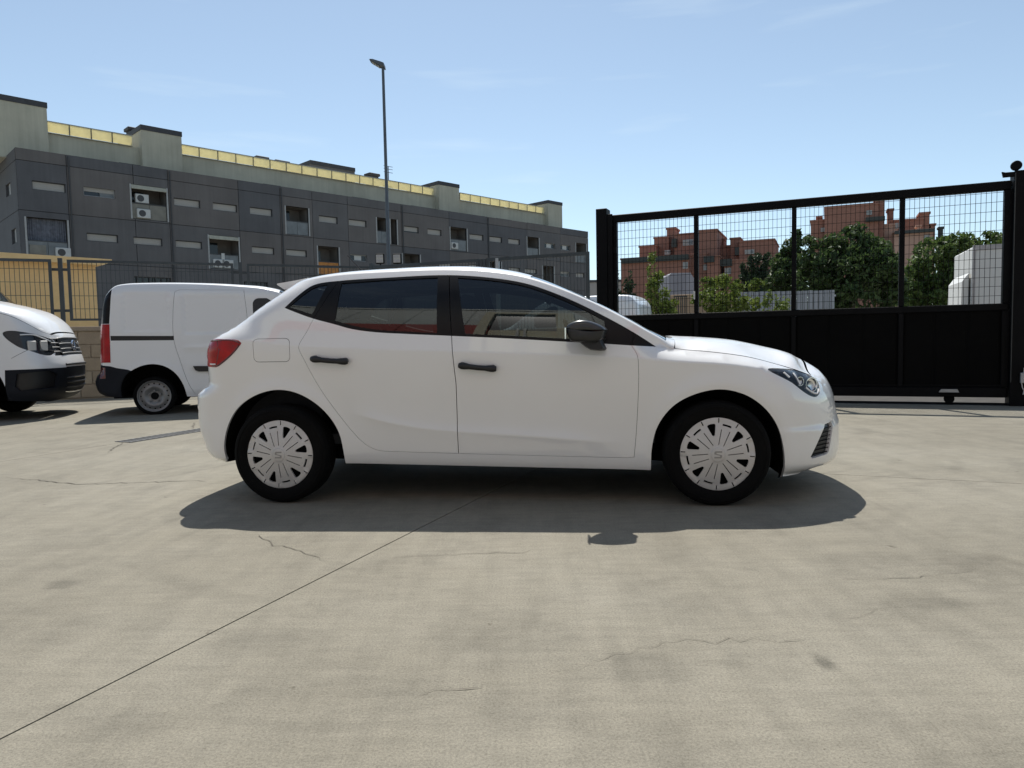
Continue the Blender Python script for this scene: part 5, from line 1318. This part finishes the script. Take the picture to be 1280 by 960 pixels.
def build_front_van():
    ang = math.radians(16.5); d = np.array([math.cos(ang), math.sin(ang)]); nl = np.array([-d[1], d[0]]); o = np.array([-6.3, 9.5])+nl*.96-d*.38
    root = empty('delivery_van', (float(o[0]), float(o[1]), 0), ang, 'white delivery van with black lower bumper cut off by the left edge', 'van')
    xf = pchip([.2, .27, .36, .45, .58, .70, .83, .95, 1.1, 1.14, 1.18, 1.26, 1.4, 1.6, 1.9, 2.3, 2.6], [.44, .53, .60, .625, .635, .64, .615, .575, .54, .53, .52, .50, .44, .32, .1, -.2, -.5])
    def W(x, z):
        x = np.asarray(x, float); z = np.asarray(z, float)
        y = .955+.01*sstep(.3, .8, z)-.05*sstep(1.2, 2.3, z)-.08*np.clip((z-2.2)/.3, 0, 1.3)**2-.03*sstep(.4, .22, z)
        y = y+.02*np.exp(-((np.hypot(x+.55, z-.34)-.46)/.06)**2)
        X = np.clip((x-(xf(z)-.55))/.49, 0, .985); return np.maximum(y*(1-X**2.2)**(1/2.2), .03)
    chain = [(.30, .24, .03), (.40, .28, .035)]+[(float(xf(z))-.105, z, .035) for z in (.36, .45, .58, .70, .83, .95, 1.06)]+[(.418, 1.135, .035), (.385, 1.158, .05), (.33, 1.19, .08), (.25, 1.262, .10), (.06, 1.39, .12), (-.2, 1.47, .13), (-.42, 1.53, .13), (-.8, 1.88, .14), (-1.25, 2.28, .13), (-1.6, 2.42, .1), (-2.4, 2.48, .08), (-4.6, 2.48, .08), (-4.75, 2.36, .04), (-4.78, 1.5, .03), (-4.78, .45, .03)]
    fa = catmull([(-1.02, .30), (-.99, .50), (-.86, .68), (-.66, .79), (-.50, .81), (-.30, .765), (-.13, .65), (-.05, .47), (-.03, .28)], .04)
    bottom = np.concatenate([dens([(-4.78, .45), (-4.5, .36), (-1.02, .30)], .08)[1:-1], fa, dens([(-.03, .28), (.30, .24)], .05)[1:-1]])
    sh = Shell(W, chain, bottom, .045, .04)
    lampp = dens(catmull([(-.04, 1.175), (.0, 1.20), (.20, 1.182), (.33, 1.135), (.405, 1.085), (.43, 1.04), (.442, .90), (.415, .865), (.36, .875), (.27, .92), (.11, 1.0)], .04, True), .04, True)
    gr = dens([(.41, 1.10), (.60, 1.12), (.62, .86), (.452, .86), (.446, .91), (.434, 1.04)], .04, True)
    lowp = dens([(.9, .695), (-.04, .685), (-.06, .2), (.9, .2)], .05, True)
    fog = dens([(.09, .63), (.42, .66), (.475, .60), (.45, .42), (.12, .40), (.06, .46)], .04, True)
    gap = np.concatenate([dens([(.04, .84), (.245, .965)], .03), dens([(.248, .961), (.043, .836)], .03)])
    door = dens([(-.16, .70), (-.20, 1.46), (-.45, 1.50), (-.95, 1.95), (-1.3, 2.22), (-1.9, 2.22), (-1.95, 1.0), (-1.9, .45), (-1.1, .45), (-.98, .8)], .06, True); di = inset(door, .005)
    win = dens([(-.62, 1.50), (-1.02, 1.93), (-1.3, 2.12), (-1.82, 2.12), (-1.84, 1.42), (-.7, 1.40)], .06, True)
    def classify(c):
        lab = np.array(['body']*len(c), dtype=object)
        lab[pip(c, door)] = ''; lab[pip(c, di)] = 'door'; lab[pip(c, win)] = 'window'
        lab[pip(c, lowp)] = 'lower_bumper'; lab[pip(c, fog)] = 'fog'; lab[pip(c, gr)] = 'grille'; lab[pip(c, lampp)] = 'headlamp'; lab[pip(c, gap)] = ''; return lab
    sh.sides([lampp, gr, lowp, fog, gap, door, di, win], [], classify, {'fog': .035, 'headlamp': .004, 'grille': .012, 'lower_bumper': -.003}, {'body': .02, 'door': .02, 'headlamp': .02, 'lower_bumper': .035})
    C = sh.chain; h0 = int(np.argmin(np.hypot(C[:, 0]-.40, C[:, 1]-1.15))); h1 = int(np.argmin(np.hypot(C[:, 0]+.40, C[:, 1]-1.52))); w1 = int(np.argmin(np.hypot(C[:, 0]+1.25, C[:, 1]-2.28)))
    def region(i, j, w, c):
        k = min(j, w-2-j)
        if i < h0:
            if c[2] < .69: return 'lower_bumper'
            if .87 < c[2] < 1.11: return 'grille'
            return 'body'
        if h0 <= i < h1: return '' if (k == 0 or i == h0) else 'hood'
        if i < w1 and i > h1 and k >= 2: return 'windshield'
        return 'body'
    sh.wrap(region)
    sh.emit('body', 'body', M['paint_van'], root, ('body@L',)); sh.emit('hood', 'hood', M['paint_van'], root); sh.emit('windshield', 'windshield', M['pane_dark'], root)
    sh.emit('lower_bumper', 'bumper', M['navy_plastic'], root, ('lower_bumper@L',)); g = sh.emit('grille', 'grille', M['black'], root, ('grille@L',))
    for L_ in ('', '@L'):
        sg = 1 if L_ == '' else -1
        dd = sh.emit('door'+L_, 'door', M['paint_van'], root); sh.emit('window'+L_, 'window', M['pane_dark'], root); sh.emit('fog'+L_, 'fog_lamp_recess', M['black'], root)
        hl = sh.emit('headlamp'+L_, 'headlamp', M['lamp_glass'], root)
        V, T, P3, N, lab = sh.side_data; t = T[lab == 'headlamp']; us = np.unique(t); mp = -np.ones(len(V), int); mp[us] = np.arange(len(us))
        mb = MB(); mb.add((P3[us]-N[us]*.03)*np.array([1, sg, 1]), [tuple(x) for x in mp[t]]); mb.build('lamp_housing', M['lamp_dark'], hl)
        def on(x, z, out=0.): return (x, -sg*(float(W(np.array([x]), np.array([z]))[0])+out), z)
        for xx, s in ((.25, .055), (.35, .05)):
            p = Vector(on(xx, 1.0, -.018)); mb = MB(); mb.cbox(-.02, .02, -s, s, -.07, .07, .01)
            mb.build('lamp_projector', M['ac_white'], hl, loc=p, rot=(0, 0, math.radians(-sg*42)))
        mb = MB(); mb.tube([on(a, b, -.01) for a, b in catmull([(.14, 1.15), (.26, 1.15), (.34, 1.105), (.40, 1.06)], .03)], .010, 6); mb.build('light_strip', M['strip_white'], hl, True)
    full = sh.full; zc_ = full[:, full.shape[1]//2, 2]
    for z in (.915, .975, 1.035, 1.095):
        i = int(np.argmin(np.abs(zc_[:h0]-z))); row = full[i]
        mb = MB(); side = [(x, -float(W(np.array([x]), np.array([z]))[0])-.004, z) for x in np.linspace(float(xf(z))-.15, float(xf(z))-.105, 4)]
        pts = [Vector((p[0]+.006, p[1], p[2])) for p in row]
        mb.tube([Vector(q) for q in side]+pts+[Vector((q[0], -q[1], q[2])) for q in side[::-1]], .010, 6); mb.build('grille_bar', M['steel'], root, True)
    for z, r, m_ in ((.725, .018, 'black'), (.56, .012, 'chrome'), (.48, .012, 'black'), (.40, .012, 'black'), (.335, .016, 'chrome')):
        i = int(np.argmin(np.abs(zc_[:h0]-z))); row = full[i]; mb = MB(); mb.tube([Vector((p[0]+.004, p[1], p[2])) for p in row], r, 6); mb.build('bumper_bar', M[m_], root, True)
    i = int(np.argmin(np.abs(zc_[:h0]-1.0))); p = full[i, full.shape[1]//2]
    # round maker's emblem with V over W strokes
    mb = MB(); mb.lathe([(.085, -.012), (.085, .010), (.074, .012), (.074, -.012)], 28, (p[0]+.02, 0, p[2]), 'x')
    for st in ([(-.045, .062), (0, -.005), (.045, .062)], [(-.062, .02), (-.03, -.062), (0, .0), (.03, -.062), (.062, .02)]):
        mb.tube([(p[0]+.024, a, p[2]+b) for a, b in st], .006, 6)
    mb.build('emblem', M['chrome'], root, True, 40)
    van_arch(root, fa, W, .5)
    sh.liner(.06, ['window', 'headlamp'], root, 'inner_panel', M['dark'])
    mb = MB(); mb.box(-4.7, .3, -.5, .5, .26, .4); mb.box(-4.7, -1.05, -.88, .88, .33, .42); mb.build('underbody', M['dark'], root)
    for x in (-.55, -4.0):
        for sg in (1, -1): steel_wheel(root, x, .83, sg, .335, .21, .333, .21)
    return root
build_front_van()
# ============================================================ beyond the gate: street, trees, parked vehicles
def leaf_mat(name, c, c2):
    m, t, b, lk = nodes(name)
    v = coords(t); n = noise_tex(t, v, 1.1, 3); n2 = noise_tex(t, v, 9, 2)
    col = ramp(t, n, [(.3, c), (.7, c2)]); col = mix(t, col, ramp(t, n2, [(.3, (.7, .7, .7)), (.7, (1.25, 1.25, 1.2))]), .8, 'MULTIPLY')
    lk(col, b.inputs['Base Color']); b.inputs['Roughness'].default_value = .55; b.inputs['Specular IOR Level'].default_value = .35
    o = [q for q in t.nodes if q.type == 'OUTPUT_MATERIAL'][0]; tl = t.nodes.new('ShaderNodeBsdfTranslucent'); ms = t.nodes.new('ShaderNodeMixShader'); ms.inputs[0].default_value = .35
    lk(col, tl.inputs[0]); lk(b.outputs[0], ms.inputs[1]); lk(tl.outputs[0], ms.inputs[2]); lk(ms.outputs[0], o.inputs[0]); return m
M['leaf_dark'] = leaf_mat('dark_green_leaves', (.036, .066, .022), (.080, .125, .038))
M['leaf_light'] = leaf_mat('yellow_green_leaves', (.10, .15, .026), (.17, .215, .042))
M['leaf_pine'] = leaf_mat('pine_needles', (.022, .042, .022), (.045, .07, .032))
M['leaf_mid'] = leaf_mat('mid_green_leaves', (.06, .10, .025), (.12, .175, .045))
M['bark'] = mat('bark', (.09, .07, .05), .95, var=.3, scale=5, bmp=.5, bscale=20)
def tree(name, label, cat, x, y, h, blobs, m, n, leaf, seed, trunk=.12, slender=False, group=None):
    """blobs: (dx, dy, z, rx, rz) clumps; leaves sit mostly near the clump surface"""
    r = random.Random(seed); root = empty(name, (x, y, 0), 0, label, cat, group)
    mb = MB(); zt = max(b[2] for b in blobs)
    mb.tube([(0, 0, 0), (.03, .02, zt*.3), (-.03, .03, zt*.65), (0, 0, zt)], [trunk, trunk*.8, trunk*.5, trunk*.15], 9)
    mb.build('trunk', M['bark'], root, True)
    mb = MB()
    for b in blobs:
        z0 = b[2]*.35+.2; mb.tube([(0, 0, min(z0, b[2]*.6)), (b[0]*.5, b[1]*.5, (z0+b[2])/2), (b[0], b[1], b[2])], [trunk*.4, trunk*.25, trunk*.08], 6)
        for k in range(3):
            a = r.uniform(0, 6.28); mb.tube([(b[0]*.6, b[1]*.6, b[2]*.9), (b[0]+math.cos(a)*b[3]*.7, b[1]+math.sin(a)*b[3]*.7, b[2]+r.uniform(-.3, .6)*b[4])], [trunk*.12, trunk*.05], 5)
    mb.build('branches', M['bark'], root, True)
    tot = sum(b[3]*b[3]*b[4] for b in blobs)**1
    V = []; Fc = []
    for b in blobs:
        k = int(n*(b[3]*b[3]*b[4])/tot)
        # sub-clumps so that the outline is uneven
        subs = []
        for _ in range(max(5, int(9+4*b[3]))):
            u = r.uniform(-1, 1); t = r.uniform(0, 6.283); q = math.sqrt(1-u*u); s = r.uniform(.55, 1.02)
            subs.append((b[0]+b[3]*q*math.cos(t)*s, b[1]+b[3]*q*math.sin(t)*s, b[2]+b[4]*u*s, r.uniform(.22, .42)))
        for _ in range(k):
            if r.random() < .8:
                s = r.choice(subs); R = s[3]*b[3]; Rz = s[3]*b[4]*1.0
                u = r.uniform(-1, 1); t = r.uniform(0, 6.283); q = math.sqrt(1-u*u); ss = r.random()**.45
                c = Vector((s[0]+R*q*math.cos(t)*ss, s[1]+R*q*math.sin(t)*ss, s[2]+Rz*u*ss))
            else:
                u = r.uniform(-1, 1); t = r.uniform(0, 6.283); q = math.sqrt(1-u*u); ss = r.random()**.5*.95
                c = Vector((b[0]+b[3]*q*math.cos(t)*ss, b[1]+b[3]*q*math.sin(t)*ss, b[2]+b[4]*u*ss))
            nrm = Vector((r.gauss(0, 1), r.gauss(0, 1), r.gauss(.5, .8))).normalized(); a = nrm.orthogonal().normalized()
            a.rotate(Matrix.Rotation(r.uniform(0, 6.28), 3, nrm)); e = nrm.cross(a); l = leaf*r.uniform(.6, 1.4); w = l*r.uniform(.4, .6)
            i = len(V); V += [c-a*l, c+e*w+nrm*l*.15, c+a*l, c-e*w+nrm*l*.15]; Fc.append((i, i+1, i+2, i+3))
    me = bpy.data.meshes.new('crown'); me.from_pydata([tuple(v) for v in V], [], Fc); me.materials.append(M[m]); me.update(); link('crown', me, root)
    return root
def at(px, Y): q = P(px, 400, Y); return float(q[0]), Y
def zat(px, py, Y): return float(P(px, py, Y)[2])
def build_trees():
    Y = 25.; x, y = at(823, Y); H = zat(818, 314, Y)
    tree('poplar_sapling', 'slender yellow green young tree behind the white van roof beyond the gate', 'tree', x, y, H, [(-.18, 0, H*.86, .20, H*.16), (-.12, 0, H*.68, .36, .62), (.05, .1, H*.52, .52, .6), (.22, 0, H*.38, .62, .55), (-.25, .1, H*.40, .5, .5), (.3, -.1, H*.24, .55, .5)], 'leaf_light', 5200, .062, 1, .05)
    x, y = at(907, Y); H = zat(906, 338, Y)
    tree('bushy_sapling', 'bushy yellow green young tree in the second bay of the gate mesh', 'tree', x, y, H, [(-.0, 0, H*.82, .35, .45), (-.35, 0, H*.66, .5, .5), (.4, .1, H*.66, .48, .42), (.9, .1, H*.63, .4, .32), (0, 0, H*.45, .6, .55), (-.1, 0, H*.22, .5, .4), (-.85, .3, H*.7, .35, .35)], 'leaf_light', 5600, .062, 2, .05)
    x, y = at(968, 22.); H = zat(965, 361, 22.)
    tree('low_shrub', 'small bright green shrub at the foot of the big dark tree by the grey fence', 'shrub', x, y, H, [(0, 0, H*.62, .42, H*.36), (.3, .1, H*.45, .35, H*.3)], 'leaf_light', 1500, .05, 3, .03)
    Y = 36.; x, y = at(1062, Y); H = zat(1060, 284, Y); k = Y/F_PX
    def B(px, py, rx, rz, dy=0): return ((px-1062)*k*1.0, dy, zat(px, py, Y), rx*k, rz*k)
    tree('broadleaf_tree', 'big dense dark green tree in the third bay of the gate mesh', 'tree', x, y, H, [B(1062, 310, 34, 27), B(1030, 325, 30, 30, -.4), B(1095, 322, 26, 30, .3), B(1060, 355, 52, 38, -.6), B(1020, 360, 30, 34), B(1105, 360, 24, 38), B(1075, 330, 30, 28, -1.0)], 'leaf_dark', 13500, .16, 4, .25)
    Y = 40.; x, y = at(985, Y); k = Y/F_PX
    def B2(px, py, rx, rz, dy=0): return ((px-985)*k, dy, zat(px, py, Y), rx*k, rz*k)
    tree('broadleaf_tree', 'mid sized dark tree just left of the big dense one behind the third gate upright', 'tree', x, y, 6, [B2(992, 308, 15, 17), B2(978, 330, 17, 18), B2(998, 340, 16, 24), B2(975, 352, 20, 22, -.3), B2(990, 372, 22, 20)], 'leaf_dark', 6500, .15, 5, .2)
    Y = 44.; x, y = at(1190, Y); k = Y/F_PX
    def B3(px, py, rx, rz, dy=0): return ((px-1190)*k, dy, zat(px, py, Y), rx*k, rz*k)
    tree('broadleaf_tree', 'wide mid green tree rising behind the white truck box', 'tree', x, y, 6, [B3(1160, 322, 22, 20), B3(1195, 308, 26, 18), B3(1230, 304, 20, 15), B3(1150, 350, 28, 26), B3(1185, 345, 34, 36), B3(1140, 372, 22, 22), B3(1225, 335, 26, 30), B3(1170, 380, 40, 26)], 'leaf_mid', 12000, .17, 6, .22)
    Y = 52.; x, y = at(946, Y); k = Y/F_PX
    def B4(px, py, rx, rz, dy=0): return ((px-946)*k, dy, zat(px, py, Y), rx*k, rz*k)
    tree('pine_tree', 'dull dark tree in front of the red brick building right of the bushy sapling', 'tree', x, y, 6, [B4(946, 330, 13, 14), B4(938, 345, 14, 16), B4(957, 345, 13, 18), B4(946, 365, 20, 22), B4(960, 325, 8, 9)], 'leaf_pine', 5000, .13, 7, .16)
    for px, py, w, lb, sd_ in ((768, 330, 15, 'dark conifer close to the left gate post', 8), (787, 340, 18, 'small dark conifer between the gate post and the slender sapling', 9)):
        Y = 46.; x, y = at(px, Y); k = Y/F_PX; H = zat(px, py, Y)
        tree('conifer', lb, 'tree', x, y, H, [(0, 0, H*(.94-.13*i), (w*.22+w*.2*i)*k, H*.11) for i in range(6)], 'leaf_pine', 3200, .11, sd_, .12)
    Y = 38.; x, y = at(930, Y)
    tree('low_shrub', 'row of small yellow green bushes along the grey fence left of the dark tree', 'shrub', x, y, 2, [(-.5, 0, zat(930, 358, Y), .55, .35), (.5, 0, zat(940, 355, Y), .5, .35), (-1.9, 0, zat(880, 356, Y), .6, .45), (-1.2, .1, zat(900, 352, Y), .5, .4)], 'leaf_light', 2200, .09, 10, .05)
build_trees()
def build_street():
    # white van seen over the solid part of the gate: the parked panel van's twin, larger
    v = copy_tree(PV); v.name = 'panel_van'; 
    for k in kids(v):
        if k.name.split('.')[0] in ('rear_window', 'pillar_trim'): k.data = k.data.copy(); k.data.materials.clear(); k.data.materials.append(M['paint_van']); k.name = 'rear_panel'
    tag(v, 'white van roof seen through the left bay of the gate mesh', 'van')
    q = P(808, 370, 21.); zt = zat(800, 361.5, 21.)
    s = zt/1.876; v.scale = (s, s, s); a = math.radians(180-22.5); v.rotation_euler = (0, 0, a)
    rearx = -.66*s; v.location = (float(q[0])-math.cos(a)*rearx*1.0+.25, 21.+.9*s-math.sin(a)*rearx, -.1)
    # box truck
    M['truck_white'] = mat('white_truck_box', (.62, .62, .60), .5, var=.05, scale=.8)
    Y = 15.; c = P(1216.5, 340, Y); f = Fac(c[:2], (c[0]+math.cos(math.radians(-22.5)), c[1]+math.sin(math.radians(-22.5))))
    r = empty('box_truck', (*f.p, 0), f.rot, 'white box truck with a sloping wind deflector partly hidden by the right gate post', 'truck')
    z = f.hit(1217, 307.5)[1]
    mb = MB(); mb.cbox(0, 4.6, 0, 2.1, .75, z, .03); box = mb.build('cargo_box', M['truck_white'], r)
    mb = MB(); mb.box(-.015, 4.615, -.015, .03, z-.09, z+.012); mb.box(-.018, .04, -.012, .03, .8, z-.09); mb.build('box_edge_trim', M['galv'], box)
    mb = MB(); n = 7; pl = [(-.03, 1.0), (-.03, z-.54), (-.08, z-.60), (-.16, z-.72), (-.18, 1.0)]
    mb.prism(pl, .22, 1.8); mb.build('wind_deflector', M['truck_white'], r)
    mb = MB(); mb.prism([(-.14, .5), (-.14, .99), (-.45, 1.20), (-.6, 1.18), (-1.25, .98), (-1.35, .45)], .15, 1.95); cb = mb.build('cab', M['truck_white'], r)
    mb = MB(); mb.prism([(-.5, .95), (-.5, 1.14), (-.62, 1.12), (-1.05, 1.0), (-1.05, .94)], .135, .149); mb.build('window', M['pane_dark'], cb)
    mb = MB(); mb.box(-.10, 4.6, .5, 1.6, .45, .74); mb.build('chassis', M['dark'], r)
    for x in (-.85, 3.2):
        for sg in (1, -1):
            w = steel_wheel(r, x, 0, sg, .36, .2, .36, .22); w.location = (x, 1.05-sg*.85, .26)
    # grey container with chamfered corners, walls and fences across the street
    M['violet_grey'] = mat('pale_violet_grey_sheet', (.27, .27, .30), .7, var=.06, scale=.6)
    M['corrugated'] = mat('grey_corrugated_sheet', (.30, .31, .33), .6, var=.08, scale=1)
    M['tan_wall'] = mat('tan_rendered_wall', (.34, .24, .16), .9, var=.12, scale=.8)
    Y = 33.; a = P(836, 350, Y); b = P(869, 350, Y); w = float(b[0]-a[0]); z1 = zat(850, 341, Y); z0 = zat(850, 367.5, Y)
    r = empty('grey_container', (float(a[0]), Y, 0), 0, 'pale violet grey container with a cut corner behind the slender sapling', 'container')
    mb = MB(); mb.prism([(0, .2), (0, z1-.12), (.12, z1), (w-.22, z1), (w, z1-.35), (w, .2)], 0, 2.4); mb.build('body', M['violet_grey'], r)
    mb = MB()
    for k in range(7): mb.box(.15+k*(w-.5)/7, .19+k*(w-.5)/7, -.02, .0, .4, z1-.1)
    mb.build('rib', M['violet_grey'], r); mb = MB(); mb.box(-.03, w+.03, -.05, 2.45, .05, .2); mb.build('skid', M['dark'], r)
    Y = 30.; f = Fac(P(838, 380, Y)[:2], P(932, 380, Y-1)[:2]); z = f.hit(860, 367.8)[1]
    mb = MB(); mb.cbox(0, f.len, 0, .2, -.1, z, .02); tag(mb.build('tan_wall', M['tan_wall'], None, loc=(*f.p, 0), rot=(0, 0, f.rot)), 'tan rendered wall across the street behind the two yellow green saplings', 'wall')
    Y = 29.; f = Fac(P(922, 380, Y)[:2], P(1045, 380, Y)[:2]); z = f.hit(950, 364.5)[1]
    r = empty('corrugated_fence', (*f.p, 0), f.rot, 'pale grey corrugated sheet fence under the dark trees across the street', 'fence')
    n = int(f.len/.22); me = MB(); me.prism([(0, 0), (.05, -.045), (.15, -.045), (.20, 0), (.20, .01), (0, .01)], 0, z, axis='z'); mm = me.mesh('corrugated_sheet', M['corrugated'])
    for k in range(n): link('corrugated_sheet', mm, r, (k*.22, 0, rnd.uniform(-.01, .01)))
    mb = MB(); mb.box(0, f.len, .012, .06, z-.25, z-.18); mb.build('rail', M['galv'], r)
    Y = 26.; x0 = at(843, Y)[0]; x1 = at(858.5, Y)[0]; zt = zat(850, 371, Y)
    r = empty('bar_gate', (x0, Y, 0), 0, 'small dark bar gate in the tan wall right of the slender sapling', 'gate')
    n = 6
    for k in range(n+1): mb = MB(); mb.box((x1-x0)*k/n-.012, (x1-x0)*k/n+.012, -.012, .012, 0, zt); mb.build('bar', M['fence_green'], r)
    mb = MB(); mb.box(-.02, x1-x0+.02, -.015, .015, zt, zt+.04); mb.build('rail', M['fence_green'], r)
    # pavement kerb across the street
    M['kerb'] = mat('kerb_stone', (.30, .29, .27), .9, var=.1, fine=.1)
    # distant low rise strip right of the apartment block
    Y = 140.; a = P(734, 350, Y); b = P(790, 350, Y)
    r = empty('far_shed', (float(a[0]), Y, 0), 0, 'pale low shed far away just left of the gate post', 'building')
    mb = MB(); mb.box(0, float(b[0]-a[0]), 0, 8, 0, zat(740, 353, Y)); mb.build('wall', M['shutter'], r)
    mb = MB(); mb.box(-.2, float(b[0]-a[0])+.2, -.2, 8.2, zat(740, 353, Y)+.003, zat(740, 350, Y)); mb.build('roof', M['frame_dark'], r)
    # wooded rise at the horizon
    mb = MB(); n = 60; vs = []
    for i in range(n+1):
        t = math.radians(-75+150*i/n); R = 700; z = 12+9*noise.noise(Vector((i*.23, 0, 3.1)))+4*noise.noise(Vector((i*.9, 2, 0)))
        for rr_, zz in ((R, -1), (R+40, z), (R+140, z*1.1), (R+240, -1)): vs.append((rr_*math.sin(t), rr_*math.cos(t), zz))
    mb.add(vs, [(4*i+k, 4*i+k+1, 4*i+4+k+1, 4*i+4+k) for i in range(n) for k in range(3)]); o = mb.build('hills', mat('far_hills', (.10, .12, .08), 1., var=.3, scale=.03), None, True, 80); o['kind'] = 'structure'
build_street()
def build_behind():
    """the tall industrial unit the photographer has behind him: it shows as reflections in the car's glass and paint"""
    M['maroon'] = mat('maroon_painted_wall', (.38, .075, .065), .7, var=.08, scale=.8)
    M['pale_sheet'] = mat('pale_grey_green_sheet', (.50, .53, .50), .6, var=.06, scale=.5)
    M['pale_base'] = mat('pale_grey_base', (.30, .295, .32), .8, var=.06, scale=.5)
    M['cream'] = mat('cream_render', (.70, .66, .50), .85, var=.05, scale=1)
    f = Fac((15.0, -5.2), (-15.0, -3.6)); root = empty('industrial_unit', (*f.p, 0), f.rot, 'tall industrial unit with a maroon band and pale cladding behind the photographer', 'building')
    L_ = f.len; bands = [(0, 7.3, 'pale_base', 'base_wall'), (7.31, 9.1, 'maroon', 'maroon_panel'), (9.11, 13., 'pale_sheet', 'cladding_panel')]
    sc_ = 15+1.7                                       # the portal sits opposite the car
    gap = (sc_-.75, sc_+.75, 4.0, 11.)
    n = 20
    for z0, z1, m, nm in bands:
        for k in range(n):
            a, b = L_*k/n+.01, L_*(k+1)/n-.01
            me = flat_mesh(cells_wall(a, b, z0, z1, [(sc_-.75, sc_+.75, 6.0, 12.0), (4, 8, 0, 4)], .0, .3), nm, M[m]); link(nm, me, root)
    mb = MB(); mb.box(0, L_, .31, 12, 0, 12.9); mb.build('inner_wall', M['pale_base'], root)
    mb = MB(); mb.box(-.1, L_+.1, -.08, 12.1, 13.003, 13.3); mb.build('parapet', M['pale_sheet'], root)
    for a, b, c, d in ((sc_-1.2, sc_-.76, 5.6, 12.4), (sc_+.76, sc_+1.0, 5.6, 12.4), (sc_-.759, sc_+.759, 12.01, 12.4)):
        mb = MB(); mb.box(a, b, -.12, .2, c, d); mb.build('window_surround', M['cream'], root)
    mb = MB(); mb.box(sc_-.74, sc_+.74, .15, .2, 8.2, 12.0); mb.build('window', M['rail_glass'], root)
    mb = MB(); mb.box(sc_-.74, sc_+.74, .10, .2, 6.0, 8.18); mb.build('window_panel', M['cream'], root)
    for x in (-.08, .08): mb = MB(); mb.box(sc_+x-.03, sc_+x+.03, .02, .09, 6.2, 8.6); mb.build('pipe', M['ac_white'], root)
    mb = MB(); mb.box(4.01, 7.99, .15, .2, 0, 4); mb.build('roller_door', M['shutter'], root)
build_behind()
